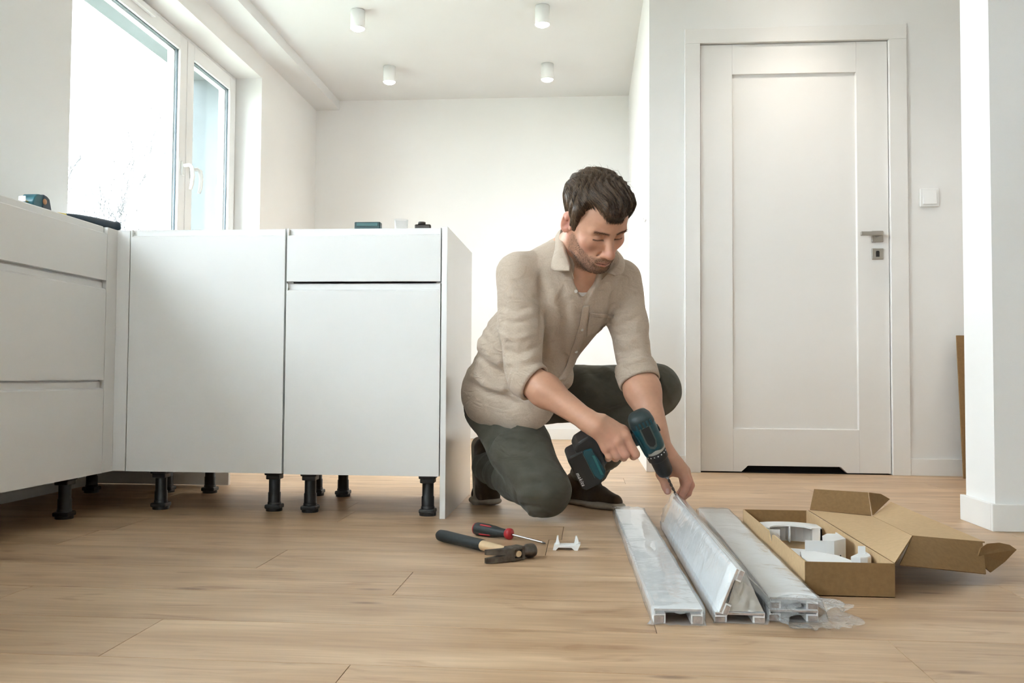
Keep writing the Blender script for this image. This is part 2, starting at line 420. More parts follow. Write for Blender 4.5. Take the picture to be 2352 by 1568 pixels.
# ------------------------------------------------------------------ outside: ground and bare trees
GRD = nmat('pale_winter_lawn', (0.32, 0.34, 0.28), 0.95, var=0.2, vscale=0.5)
tag(MB().box((-80, -60, -3.2), (XO-0.01, 80, -3.0), GRD).build('ground_outside', origin=(-40, 10, -3.0)), kind='structure')
BARK = nmat('pale_grey_bark', (0.055, 0.055, 0.055), 0.9, var=0.2, vscale=20)
def bare_tree(seed, base, height, label):
    rnd = random.Random(seed); b = MB()
    def branch(p, d, ln, r, depth):
        pts = [p]; rr = [r]; q = p.copy(); dd = d.copy(); n = 5
        for i in range(n):
            w_ = 0.16 if depth else 0.04; dd = (dd+Vector((rnd.uniform(-w_, w_), rnd.uniform(-w_, w_), rnd.uniform(-.02, .14)))).normalized()
            q = q+dd*ln/n; pts.append(q.copy()); rr.append(max(0.006, r*(1-0.70*(i+1)/n)))
            if depth < 4 and i >= 1:
                for _ in range(2 if i > 1 and depth < 2 else 1):
                    a = rnd.uniform(0, 6.28); side = Vector((math.cos(a), math.sin(a), rnd.uniform(0.3, 0.9))).normalized()
                    branch(q.copy(), (dd*0.55+side*0.65).normalized(), ln*rnd.uniform(0.42, 0.62), max(0.007, rr[-1]*0.62), depth+1)
        b.tube(pts, rr, BARK, n=5 if depth < 2 else 3, cap=False)
    branch(Vector(base), Vector((0, 0, 1)), height*0.62, height*0.0105, 0)
    tag(b.build('bare_tree', origin=base), label, 'tree', 'bare trees outside the window')

bare_tree(11, (-12.1, 20.6, -3.0), 8.3, 'bare grey tree with slim forked stems at the left of the window')
bare_tree(5, (-13.1, 25.2, -3.0), 8.4, 'bare grey tree with a dense spread of twigs right of the slim one')

# ------------------------------------------------------------------ door
def build_door():
    d = empty('door_1', ((DX0+DX1)/2, YD, 0)); tag(d, 'white panelled interior door with satin lever and ventilation cut-out', kind='structure')
    ya, yb = YD+0.004, YD+0.044; zb = 0.006
    S0, S1, TR, BR = 0.693, 1.272, 1.898, 0.206
    for xa, xb in ((DX0+0.003, S0), (S1, DX1-0.003)):
        MB().box((xa, ya, zb), (xb-0.0, yb, DH-0.003), DOORM, 0.0012).build('door_stile', d)
    MB().box((S0+0.0004, ya, TR), (S1-0.0004, yb, DH-0.003), DOORM, 0.0012).build('door_rail', d)
    # bottom rail with the rounded ventilation cut-out
    c0, c1, ch = 0.735, 1.212, 0.034
    def arc(cx, cz, r, a0, a1, n=6): return [(cx+r*math.cos(a0+(a1-a0)*i/n), cz+r*math.sin(a0+(a1-a0)*i/n)) for i in range(n+1)]
    poly = [(S0+0.0004, zb), (c0-0.004, zb)]+arc(c0+0.030, ch-0.012, 0.012, math.pi*0.86, math.pi*0.5)+arc(c1-0.030, ch-0.012, 0.012, math.pi*0.5, math.pi*0.14)+[(c1+0.004, zb), (S1-0.0004, zb), (S1-0.0004, BR), (S0+0.0004, BR)]
    MB().prism(poly[::-1], ya, yb, DOORM, axis=1).build('door_rail', d)
    b = MB(); b.box((S0, YD+0.017, BR), (S1, YD+0.033, TR), DOORM)
    # small chamfer fillets round the recessed panel
    g = 0.004
    b.add([(S0, ya, BR), (S1, ya, BR), (S1-g, YD+0.017, BR+g), (S0+g, YD+0.017, BR+g)], [(0, 1, 2, 3)], DOORM)
    b.add([(S1, ya, BR), (S1, ya, TR), (S1-g, YD+0.017, TR-g), (S1-g, YD+0.017, BR+g)], [(0, 1, 2, 3)], DOORM)
    b.add([(S0, ya, TR), (S0, ya, BR), (S0+g, YD+0.017, BR+g), (S0+g, YD+0.017, TR-g)], [(0, 1, 2, 3)], DOORM)
    b.build('door_panel', d)
    # casing
    for xa, xb in ((0.468, DX0), (DX1, 1.498)):
        MB().box((xa, YD-0.016, 0), (xb, YD+0.06, 2.116 if False else DH), DOORM, 0.002).build('door_casing', d)
    MB().box((0.468, YD-0.016, DH), (1.498, YD+0.06, 2.117), DOORM, 0.002).build('door_casing', d)
    # black sheets stand in for the unlit room behind the door and threshold shade
    b = MB(); b.box((DX0-0.02, YD+0.075, -0.003), (DX1+0.02, YD+0.085, DH+0.02), DARK); b.box((DX0, YD+0.006, -0.003), (DX1, YD+0.08, 0.001), DARK); b.build('doorway_shade_sheets', d)
    # lever handle with square rosette
    hx, hz = 1.361, 1.113
    b = MB(); b.box((hx-0.026, ya-0.010, hz-0.026), (hx+0.026, ya, hz+0.026), NICK, 0.002); ro = b.build('handle_rosette', d)
    b = MB(); b.tube([(hx-0.004, ya-0.008, hz+0.006), (hx-0.004, ya-0.05, hz+0.006)], 0.010, NICK, n=16)
    b.box((hx-0.090, ya-0.062, hz-0.003), (hx+0.008, ya-0.044, hz+0.016), NICK, 0.003); b.build('lever', ro)
    kz = 1.031
    b = MB(); b.box((hx-0.026, ya-0.008, kz-0.026), (hx+0.026, ya, kz+0.026), NICK, 0.002); es = b.build('key_escutcheon', d)
    b = MB(); b.prism([(hx-0.008+0.0, kz-0.014), (hx+0.008, kz-0.014), (hx+0.008, kz+0.010), (hx+0.005, kz+0.014), (hx-0.005, kz+0.014), (hx-0.008, kz+0.010)], ya-0.0088, ya-0.006, BLACKP, axis=1); b.build('keyhole', es)
build_door()

# ------------------------------------------------------------------ switch, socket
def wall_switch():
    t = empty('light_switch', (1.597, YD, 1.293), 'white square rocker switch on the wall right of the door', 'light switch')
    MB().box((1.555, YD-0.009, 1.250), (1.640, YD, 1.337), WPLAS, 0.003).build('switch_plate', t)
    MB().prism([(YD-0.009, 1.262), (YD-0.017, 1.262), (YD-0.010, 1.325), (YD-0.008, 1.325)][::-1], 1.568, 1.627, WPLAS, axis=0).build('switch_rocker', t)
    t = empty('wall_socket', (XN, 4.575, 1.275), 'pale wall switch seen edge on in the niche beside the corner', 'wall switch')
    MB().box((XN-0.010, 4.535, 1.233), (XN, 4.615, 1.317), WPLAS, 0.003).build('switch_plate', t)
    MB().box((XN-0.014, 4.548, 1.246), (XN-0.009, 4.602, 1.304), WPLAS, 0.002).build('switch_rocker', t)
wall_switch()

# ------------------------------------------------------------------ ceiling spots (surface mounted cylinders)
LAMPW = nmat('white_lamp_housing', (0.90, 0.90, 0.89), 0.45, var=0.01)
BULB = emit_mat('lamp_bulb', (1.0, 0.93, 0.84), LAMP_EMIT)
def ceiling_spot(x, y, label, group='white cylinder ceiling spots', power=1.0):
    t = empty('ceiling_spot', (x, y, ZC), label, 'ceiling lamp', group)
    r = 0.040; zb = 2.362
    b = MB(); b.lathe([(r*0.8, zb+0.012), (r-0.003, zb+0.004), (r-0.001, zb), (r, zb+0.002), (r, ZC-0.002), (r*0.5, ZC-0.001)], LAMPW, n=32, M=Matrix.Translation((x, y, 0)), cap=False); b.build('lamp_housing', t)
    b = MB(); b.lathe([(0.001, zb-0.013), (r*0.55, zb-0.010), (r*0.88, zb-0.003), (r*0.97, zb+0.004)], BULB, n=24, M=Matrix.Translation((x, y, 0)), cap=False); b.build('lamp_bulb', t)
    l = bpy.data.lights.new('spot_light', 'SPOT'); l.energy = LAMP_POWER*power; l.color = (1.0, 0.91, 0.80); l.spot_size = math.radians(115); l.spot_blend = 0.9; l.shadow_soft_size = 0.035
    o = bpy.data.objects.new('spot_light', l); COL.objects.link(o); o.location = (0, 0, zb-0.020-ZC); o.parent = t
ceiling_spot(-1.265, 4.845, 'lit white ceiling spot nearest the window beam, front pair')
ceiling_spot(-0.243, 4.855, 'lit white ceiling spot high above the man, the topmost one')
ceiling_spot(-1.287, 5.756, 'lit white ceiling spot nearest the far corner by the beam')
ceiling_spot(-0.255, 5.771, 'lit white ceiling spot near the back wall, close to the niche corner')
for (x, y), w in zip(HALL_SPOTS, ('white ceiling spot out of view above the door', 'white ceiling spot out of view behind the partition wall')): ceiling_spot(x, y, w, 'spots out of view', 1.2)

# ------------------------------------------------------------------ kitchen base cabinets
ZT, ZB, FT = 0.917, 0.134, 0.019
def leg_mesh():
    b = MB()
    b.box((-0.0265, -0.0265, 0.118), (0.0265, 0.0265, 0.1335), BLACKP, 0.003); b.box((-0.0225, -0.0225, 0.104), (0.0225, 0.0225, 0.119), BLACKP, 0.003)
    b.lathe([(0.0205, 0.026), (0.0205, 0.060), (0.0185, 0.062), (0.0185, 0.104)], BLACKP, n=20, cap=False)
    b.lathe([(0.022, 0.018), (0.022, 0.028), (0.0205, 0.030)], BLACKP, n=20)
    b.box((-0.0255, -0.0255, 0.008), (0.0255, 0.0255, 0.022), BLACKP, 0.004); b.lathe([(0.0265, 0.0), (0.027, 0.004), (0.0265, 0.010)], BLACKP, n=24)
    return b.mesh('leg')
LEG = leg_mesh()
def add_leg(parent, x, y):
    o = bpy.data.objects.new('leg', LEG); COL.objects.link(o); o.parent = parent; po = parent['_o']; o.location = (x-po[0], y-po[1], -po[2])
def front_profile(z0, z1, step=0.0255, lip=0.013):
    """side outline (depth, height) of a handleless front: full face, recessed grip at the top"""
    return [(0, z0), (0, z1-step), (0.003, z1-step+0.003), (lip, z1-step+0.006), (lip, z1-0.003), (lip+0.002, z1), (FT, z1), (FT, z0)]
def front_y(parent, name, x0, x1, z0, z1, y, end=0.004):
    """front facing the camera (plane y)"""
    b = MB(); pf = front_profile(z0, z1)
    b.prism([(y+a, z) for a, z in pf][::-1], x0+end, x1-end, LACQ, axis=0)
    # closed cheeks at both ends of the grip recess
    b.box((x0, y+0.0002, z0), (x0+end, y+FT, z1-0.0005), LACQ); b.box((x1-end, y+0.0002, z0), (x1, y+FT, z1-0.0005), LACQ)
    return b.build(name, parent)
def front_x(parent, name, y0, y1, z0, z1, x, end=0.004):
    b = MB(); pf = front_profile(z0, z1)
    def row(yy): return [(x-a, yy, z) for a, z in pf]
    n = len(pf); vs = row(y0)+row(y1)
    fs = [tuple(range(n)), tuple(range(2*n-1, n-1, -1))]+[(i, n+i, n+(i+1) % n, (i+1) % n) for i in range(n)]
    b.add(vs, fs, LACQ)
    return b.build(name, parent)
def carcass(parent, x0, x1, y0, y1, z0=ZB+0.002, z1=0.913):
    b = MB(); t = 0.018
    b.box((x0, y0, z0), (x0+t, y1, z1), LACQ); b.box((x1-t, y0, z0), (x1, y1, z1), LACQ); b.box((x0+t, y0, z0), (x1-t, y1, z0+t), LACQ)
    b.box((x0+t, y1-0.01, z0+t), (x1-t, y1, z1), LACQ); b.box((x0+t, y0, z1-t), (x1-t, y1-0.01, z1), LACQ)
    return b.build('carcass', parent)

# peninsula: plain door cabinet and drawer cabinet
A0, A1, B0, B1 = -1.4795, -0.9620, -0.9585, -0.4575
ca = empty('base_cabinet', ((A0+A1)/2, 3.1, 0), 'white base cabinet with one tall plain door, beside the corner', 'cabinet', 'white kitchen base cabinets')
carcass(ca, A0, A1, YC+FT+0.002, 3.40)
front_y(ca, 'cabinet_door', A0+0.0015, A1-0.0015, ZB, ZT, YC)
for x, y in ((-1.408, 2.921), (-1.024, 2.929), (-1.418, 3.339), (-0.998+0.0, 3.318)): add_leg(ca, x, y)
cb = empty('base_cabinet', ((B0+B1)/2, 3.1, 0), 'white base cabinet with one drawer above a door, nearest the man', 'cabinet', 'white kitchen base cabinets')
carcass(cb, B0, B1, YC+FT+0.002, 3.40)
front_y(cb, 'drawer_front', B0+0.0015, B1-0.0015, 0.7465, ZT, YC)
front_y(cb, 'cabinet_door', B0+0.0015, B1-0.0015, ZB-0.002, 0.7405, YC)
for x, y in ((-0.899, 2.916), (-0.505, 2.890), (-0.895, 3.305), (-0.505, 3.31)): add_leg(cb, x, y)
tag(MB().box((-0.4555, YC+0.001, 0.0), (-0.4375, 3.4316, 0.920), LACG, 0.0012).build('end_panel', origin=(-0.4465, 3.12, 0)), 'tall white glossy end panel standing on the floor beside the man', 'panel')

# window run: drawer cabinet, corner unit, far end panel
XLF = -1.5237
cl = empty('drawer_cabinet', (-1.75, 2.3, 0), 'white cabinet with three wide drawers under the tape measure', 'cabinet', 'white kitchen base cabinets')
carcass(cl, XL+0.01, XLF-FT-0.002, 1.857, 2.757)
for z0, z1 in ((0.7445, ZT), (0.4275, 0.7395), (ZB, 0.4225)): front_x(cl, 'drawer_front', 1.860, 2.7545, z0, z1, XLF)
for x, y in ((-1.605, 2.690), (-1.605, 1.93), (-1.90, 2.69), (-1.90, 1.93)): add_leg(cl, x, y)
for k in (1, 2):      # the run goes on towards the camera, out of the picture
    o = empty('drawer_cabinet', (-1.75, 2.3-0.9*k, 0), ['white drawer cabinet out of view, next in the run', 'white drawer cabinet out of view, last in the run'][k-1], 'cabinet', 'cabinets out of view')
    for ch in list(cl.children):
        c = ch.copy(); COL.objects.link(c); c.parent = o
cc = empty('corner_cabinet', (-1.75, 3.15, 0), 'narrow white filler strips of the corner unit between drawers and tall door', 'cabinet', 'white kitchen base cabinets')
b = MB(); b.box((XLF-FT, 2.7575, ZB), (XLF, YC+FT, ZT-0.002), LACQ, 0.001); b.build('filler_strip', cc)
b = MB(); b.box((XLF, YC, ZB), (A0-0.0015, YC+FT, ZT-0.002), LACQ, 0.001); b.build('filler_strip', cc)
carcass(cc, XL+0.01, XLF-FT-0.002, 2.760, 3.54)
for x, y in ((-1.86, 3.294), (-1.585, 3.338)): add_leg(cc, x, y)
tag(MB().box((XL+0.01, 3.545, 0.003), (-1.43, 3.563, ZT), LACG, 0.001).build('end_panel', origin=(-1.7, 3.554, 0)), 'white end panel of the window run, seen low behind the cabinet legs', 'panel')

# ------------------------------------------------------------------ small things on the cabinet tops
TEAL = nmat('teal_plastic', (0.012, 0.10, 0.13), 0.38, var=0.15, vscale=30, bump=0.05, bscale=200)
NAVY = nmat('navy_plastic', (0.012, 0.032, 0.055), 0.4, var=0.15, vscale=30)
YEL = nmat('yellow_plastic', (0.65, 0.48, 0.04), 0.4, var=0.05)
BRASS = nmat('copper_emblem', (0.5, 0.26, 0.13), 0.4, 0.6, var=0.1)
STEEL = nmat('bright_steel', (0.55, 0.55, 0.55), 0.25, 1.0, var=0.05)
def top_things():
    z = 0.913
    t = empty('tape_measure', (-1.585, 2.475, z), 'teal and black tape measure on the left drawer cabinet', 'tape measure')
    pf = [(2.428, z), (2.505, z), (2.508, z+0.012), (2.500, z+0.040), (2.490, z+0.045), (2.465, z+0.049), (2.450, z+0.047), (2.437, z+0.036), (2.431, z+0.026)]
    MB().prism(pf, -1.608, -1.565, TEAL, axis=0, bev=0.003).build('tape_case', t)
    pf = [(2.468, z), (2.512, z), (2.515, z+0.012), (2.504, z+0.042), (2.492, z+0.048), (2.474, z+0.051)]
    MB().prism(pf, -1.611, -1.562, NAVY, axis=0, bev=0.003).build('rubber_grip', t)
    b = MB(); b.lathe([(0.001, 0.0), (0.009, 0.0), (0.008, 0.002), (0.001, 0.002)], BRASS, n=20, M=frame_to((-1.562, 2.479, z+0.030), (1, 0, 0), (0, 1, 0))); b.build('emblem_disc', t)
    b = MB(); b.tube([(-1.586, 2.431, z+0.022), (-1.586, 2.414, z+0.024)], 0.006, YEL, n=8, flat=0.15); b.box((-1.596, 2.410, z+0.018), (-1.576, 2.4125, z+0.034), STEEL); b.build('tape_hook', t)
    d0, d1 = Vector((-1.600, 2.645, z+0.0190)), Vector((-1.548, 2.855, z+0.0190))
    t = empty('chisel', d0, 'dark blue handled tool with a yellow tip beside the tape measure', 'tool')
    dr = (d1-d0).normalized(); L = (d1-d0).length
    M = frame_to(d0, dr, (0, 0, 1))
    b = MB(); b.lathe([(0.007, 0), (0.010, 0.01), (0.014, 0.05), (0.0165, 0.12), (0.0165, L-0.03), (0.016, L-0.012), (0.0185, L-0.006), (0.0185, L), (0.015, L+0.004)], NAVY, n=24, M=M); b.build('handle', t)
    b = MB(); b.lathe([(0.0045, -0.035), (0.0065, -0.03), (0.0075, 0.0)], YEL, n=16, M=M); b.build('ferrule', t)
    b = MB(); b.tube([M @ Vector((0, 0, -0.03)), M @ Vector((0, 0, -0.11))], 0.0035, STEEL, n=10); b.build('blade', t)
    t = empty('spirit_level', (-0.74, 3.02, z), 'small dark green bar lying on the drawer cabinet top', 'tool')
    MB().box((-0.786, 3.00, z), (-0.697, 3.03, z+0.055), nmat('dark_green_plastic', (0.012, 0.05, 0.055), 0.4, var=0.1), 0.003).build('level_body', t)
    MB().box((-0.778, 2.998, z+0.040), (-0.705, 3.0005, z+0.051), nmat('green_plate', (0.03, 0.11, 0.11), 0.35, var=0.1), 0.0005).build('level_strip', t)
    t = empty('clear_tub', (-0.64, 3.05, z), 'small clear plastic tub on the drawer cabinet top', 'tub')
    b = MB(); b.lathe([(0.020, 0), (0.024, 0.07), (0.0235, 0.07), (0.0195, 0.002)], film_mat('clear_tub_plastic', 0.05, 0.0), n=20, M=Matrix.Translation((-0.635, 3.05, z)), cap=False); b.build('tub_wall', t)
    t = empty('cabinet_hinge', (-0.55, 3.0, z), 'small dark metal fitting near the end panel edge on the cabinet top', 'hinge')
    GM = nmat('gunmetal', (0.06, 0.05, 0.045), 0.4, 0.8, var=0.2)
    MB().box((-0.576, 2.985, z), (-0.522, 3.005, z+0.043), GM, 0.004).build('hinge_arm', t)
    b = MB(); b.lathe([(0.001, 0), (0.013, 0), (0.013, 0.008), (0.001, 0.010)], GM, n=16, M=Matrix.Translation((-0.553, 2.995, z+0.043))); b.build('hinge_cup', t)
top_things()

# ------------------------------------------------------------------ cardboard leaning behind the partition
CARD = nmat('brown_cardboard', (0.25, 0.148, 0.066), 0.85, var=0.07, vscale=120, bump=0.12, bscale=300, spec=0.2)
CARDI = nmat('pale_cardboard_inside', (0.60, 0.42, 0.245), 0.85, var=0.05, vscale=90, bump=0.1, bscale=300, spec=0.2)
def leaning_card():
    t = empty('cardboard_sheets', (1.83, 4.24, 0), 'brown cardboard sheets leaning on the wall right of the door', 'cardboard')
    for k, (dx, dz, m) in enumerate(((0, 0.0, CARD), (0.010, 0.012, CARDI), (0.016, 0.0, CARD))):
        b = MB(); yb = 4.215+k*0.014; yt = yb+0.07
        M = Matrix(((1, 0, 0, 1.684+dx), (0, 1, 0, yb), (0, 0, 1, 0.002), (0, 0, 0, 1))) @ Matrix.Rotation(0.004, 4, 'Y') @ Matrix.Rotation(-0.1, 4, 'X')
        b.box((0, 0, 0), (0.34, 0.007, 0.648-dz), m, 0.0012, M=M); b.build('cardboard_sheet', t)
leaning_card()


# ------------------------------------------------------------------ tools on the floor
RUBK = nmat('dark_rubber_grip', (0.018, 0.024, 0.026), 0.55, var=0.2, vscale=60, bump=0.25, bscale=400)
ASH = nmat('pale_ash_handle', (0.58, 0.42, 0.25), 0.5, var=0.12, vscale=25, stretch=(1, 1, 0.15))
IRON = nmat('worn_hammer_steel', (0.14, 0.125, 0.11), 0.42, 0.85, var=0.35, vscale=60, bump=0.2, bscale=120)
RED = nmat('red_plastic', (0.42, 0.022, 0.03), 0.4, var=0.08)
def hammer():
    hc = Vector((-0.172, 2.215, 0.0)); he = Vector((-0.396, 2.442, 0.0))
    t = empty('claw_hammer', hc, 'claw hammer with black rubber grip and pale wooden shaft on the floor', 'hammer')
    h = (he-hc).normalized(); L = (he-hc).length; a = Vector((-h.y, h.x, 0)); a = a if a.x > 0 else -a
    M = Matrix((h, a, Vector((0, 0, 1)))).transposed().to_4x4(); M.translation = hc+Vector((0, 0, 0.0175))
    T = lambda p: M @ Vector(p)
    b = MB(); b.tube([T((x, 0, 0)) for x in (0.125, 0.13, 0.2, 0.26, L-0.03, L-0.008, L)], [0.0150, 0.0162, 0.0160, 0.0168, 0.0172, 0.016, 0.011], RUBK, n=20, flat=0.92); b.build('rubber_grip', t)
    b = MB(); b.tube([T((x, 0, 0)) for x in (-0.0165, 0.0, 0.03, 0.06, 0.10, 0.128)], [0.0085, 0.009, 0.0105, 0.0125, 0.0140, 0.0145], ASH, n=20, flat=0.9); b.build('shaft', t)
    b = MB()
    # eye block
    e = [(-0.0155, -0.020), (0.0155, -0.018), (0.0175, 0.0), (0.0155, 0.020), (-0.0155, 0.020), (-0.0165, 0.0)]
    # block as a frame so the shaft end shows
    for lo, hi in (((-0.0160, -0.021, -0.0165), (0.0165, -0.0115, 0.0165)), ((-0.0160, 0.0115, -0.0165), (0.0165, 0.021, 0.0165)), ((-0.0155, -0.012, 0.009), (0.016, 0.012, 0.0165)), ((-0.0155, -0.012, -0.0165), (0.016, 0.012, -0.009))): b.box(lo, hi, IRON, 0.0018, M=M)
    # neck and striking face
    def ring(y, r, k): return [(r*math.cos(q)*k, y, r*math.sin(q)) for q in [2*math.pi*i/20 for i in range(20)]]
    pr = [(0.018, 0.0130, 1), (0.030, 0.0122, 1), (0.036, 0.0130, 1), (0.040, 0.0168, 1), (0.056, 0.0172, 1), (0.060, 0.0160, 1), (0.0605, 0.001, 1)]
    vs = [p for y, r, k in pr for p in ring(y, r, k)]; fs = [(j*20+i, j*20+(i+1) % 20, (j+1)*20+(i+1) % 20, (j+1)*20+i) for j in range(len(pr)-1) for i in range(20)]
    b.add(vs, fs, IRON, True, M)
    hd = b.build('hammer_head', t)
    b = MB()
    # claw: web and two tines split by a V slot, curving towards the grip
    for s in (-1, 1):
        st = []
        for k in range(8):
            f = k/7; y = -0.018-f*0.066; cx = -0.004+0.012*f**2; th = 0.0125*(1-f)+0.0035*f
            zi = 0.0 if f < 0.42 else 0.0008+0.0030*(f-0.42)/0.58; zo = 0.0145+0.0015*f
            st.append([(cx-th, y, s*zi), (cx+th, y, s*zi), (cx+th, y, s*zo), (cx-th, y, s*zo)])
        vs = [p for r in st for p in r]; fs = [(j*4+i, j*4+(i+1) % 4, (j+1)*4+(i+1) % 4, (j+1)*4+i) for j in range(7) for i in range(4)]+[(0, 1, 2, 3), (31, 30, 29, 28)]
        b.add(vs, fs, IRON, False, M)
    b.build('claw', t)
hammer()
def screwdriver():
    p0, p1, p2 = Vector((-0.310, 2.550, 0.0185)), Vector((-0.212, 2.492, 0.0155)), Vector((-0.105, 2.418, 0.005))
    t = empty('screwdriver', (p0.x, p0.y, 0), 'black and red handled screwdriver on the floor behind the hammer', 'screwdriver')
    d = (p1-p0); L = d.length; M = frame_to(p0, d, (0, 0, 1))
    b = MB(); b.lathe([(0.010, -0.002), (0.0155, 0.001), (0.0178, 0.008), (0.0182, 0.025), (0.0175, 0.05), (0.0155, 0.072), (0.0128, 0.088), (0.0118, L-0.012), (0.0122, L-0.004)], RUBK, n=28, M=M); b.build('handle', t)
    b = MB(); b.lathe([(0.004, -0.0045), (0.0115, -0.0025), (0.0162, 0.0012), (0.0166, 0.004)], RED, n=28, M=M); b.build('end_cap', t)
    b = MB(); b.lathe([(0.0122, L-0.006), (0.0150, L-0.002), (0.0158, L+0.004), (0.0150, L+0.010), (0.0105, L+0.013), (0.006, L+0.014)], RED, n=28, M=M); b.build('collar', t)
    # red inlays along the grip
    for a in (-2.35, 2.2, 0.6):
        b = MB(); b.tube([M @ Vector((math.cos(a)*r, math.sin(a)*r, z)) for r, z in ((0.0160, 0.022), (0.0166, 0.028), (0.0160, 0.045), (0.0152, 0.058), (0.0142, 0.066))], [0.0015, 0.0032, 0.0034, 0.003, 0.0012], RED, n=8); b.build('grip_inlay', t)
    d2 = (p2-p1).normalized()
    b = MB(); b.tube([p1+d2*0.008, p2-d2*0.010], 0.0032, STEEL, n=14); b.build('shank', t)
    b = MB(); b.tube([p2-d2*0.012, p2-d2*0.006, p2], [0.0031, 0.0028, 0.0008], IRON, n=8); b.build('tip', t)
screwdriver()
def clip():
    t = empty('plastic_clip', (-0.048, 2.372, 0), 'small white plastic two-pronged clip lying on the floor', 'clip')
    x0, x1, y0, y1 = -0.082, -0.016, 2.352, 2.388
    b = MB()
    pf = [(x0-0.002, 0.0), (x0+0.006, 0.0), (x0+0.013, 0.007), (x1-0.020, 0.007), (x1-0.012, 0.0), (x1-0.004, 0.0), (x1+0.003, 0.016), (x1-0.003, 0.017), (x1-0.010, 0.013), (x0+0.017, 0.0125), (x0+0.010, 0.015), (x0+0.001, 0.012)]
    b.prism(pf[::-1], y0, y1, WPLAS, axis=1); b.build('clip_base', t)
    for xa, s in ((x0+0.011, 1), (x1-0.007, -1)):
        b = MB(); b.prism([(xa-0.008*1, 0.012), (xa+0.006, 0.012), (xa+0.003-0.002*s, 0.022), (xa+0.001, 0.0345), (xa-0.003, 0.0345), (xa-0.004, 0.022)][::-1], y0+0.012, y0+0.026, WPLAS, axis=1, bev=0.0008); b.build('clip_prong', t)
clip()

# ------------------------------------------------------------------ film wrapped plastic profiles
PROF = nmat('white_pvc_profile', (0.86, 0.87, 0.88), 0.35, var=0.01)
CUT = nmat('brownish_cut_end', (0.42, 0.35, 0.31), 0.6, var=0.25, vscale=90)
FILM = film_mat('clear_wrap_film', 0.22, 0.28, 13, 0.14)
FILMC = film_mat('crumpled_film_end', 0.20, 1.0, 60, 0.05)
FILMM = film_mat('milky_wrap_film', 0.92, 0.25, 7, 0.18, (0.84, 0.80, 0.74))
def vnoise(x, y, z=0.0, seed=0):
    """cheap smooth noise in -1..1"""
    s = seed*1.37
    return (math.sin(x*1.7+s)*math.cos(y*2.3-s*2)+math.sin(x*3.1-y*1.9+s*3+z)*0.6+math.sin(x*0.7+y*4.7+z*2+s)*0.4)/2.0
def channel(b, M, w, h, L, flip=False):
    """hollow trunking: section in local x (0..w), z (0..h), length along local y (0..L)"""
    t = 0.0028
    for lo, hi in (((0, 0, h-t), (w, L, h)), ((0, 0, 0), (t, L, h-t)), ((w-t, 0, 0), (w, L, h-t)), ((t, 0, 0), (w*0.24, L, t)), ((w*0.76, 0, 0), (w-t, L, t)),
                   ((w*0.24-t, 0, t), (w*0.24, L, h*0.55)), ((w*0.76, 0, t), (w*0.76+t, L, h*0.55)), ((t, 0, h*0.52), (w*0.24, L, h*0.52+t)), ((w*0.76, 0, h*0.52), (w-t, L, h*0.52+t))):
        b.box(lo, hi, PROF, M=M)
    # cut edges at the near end, slightly proud
    for lo, hi in (((0.001, -0.0006, h-t*1.6), (w-0.001, 0, h-0.0008)), ((0.0006, -0.0006, 0.0006), (w*0.20, 0, h*0.50)), ((w*0.80, -0.0006, 0.0006), (w-0.0006, 0, h*0.50))): b.box(lo, hi, CUT, M=M)
def bag(name, parent, M, sec, L, n_len, seed, ext_near, ext_far, amp, mat, crumple=0.0, near_open=True):
    """film tube round a section polygon (local x,z) swept along local y from -ext_near to L+ext_far"""
    P = []
    m = len(sec); nu = 40
    per = [0]
    for i in range(m): per.append(per[-1]+math.dist(sec[i], sec[(i+1) % m]))
    def at(u):
        d = (u % 1.0)*per[-1]
        for i in range(m):
            if d <= per[i+1]:
                f = (d-per[i])/(per[i+1]-per[i]); a, c = sec[i], sec[(i+1) % m]; return (a[0]+(c[0]-a[0])*f, a[1]+(c[1]-a[1])*f)
        return sec[0]
    cx = sum(p[0] for p in sec)/m; cz = sum(p[1] for p in sec)/m; zmin = min(p[1] for p in sec)
    def fn(u, v):
        y = -ext_near+v*(L+ext_near+ext_far)
        x, z = at(u); e = 0.0
        if y < 0: e = -y/max(ext_near, 1e-4)
        if y > L: e = (y-L)/max(ext_far, 1e-4)
        nz = vnoise(y*9+u*6, u*14, y*3, seed)
        dx, dz = x-cx, z-cz; ln = math.hypot(dx, dz)+1e-6
        a = amp*(0.6+nz)+0.0015
        x += dx/ln*a; z += dz/ln*a
        if e > 0:
            k = crumple*e
            x += k*vnoise(u*17+y*30, y*45, 1.0, seed+3); y += k*0.8*vnoise(u*23, u*11+2, 2.0, seed+5); z += k*0.8*vnoise(u*13+1, y*37, 3.0, seed+7)
            sq = 1-0.35*e; z = cz+(z-cz)*sq if y > L else z*(1-0.25*e)
        z = max(z, 0.0009 if zmin < 0.02 else z)
        return M @ Vector((x, y, z))
    b = MB(); b.grid(fn, nu, n_len, mat, closed_u=True)
    return b.build(name, parent)
def place(x, y, dx, dy, z=0.0):
    """local y axis along (dx,dy) in plan"""
    f = Vector((dx, dy, 0)).normalized(); r = Vector((f.y, -f.x, 0))
    m = Matrix((r, f, Vector((0, 0, 1)))).transposed().to_4x4(); m.translation = Vector((x, y, z)); return m
def rsec(w, h, x0=0, z0=0): return [(x0, z0), (x0+w, z0), (x0+w, z0+h), (x0, z0+h)]
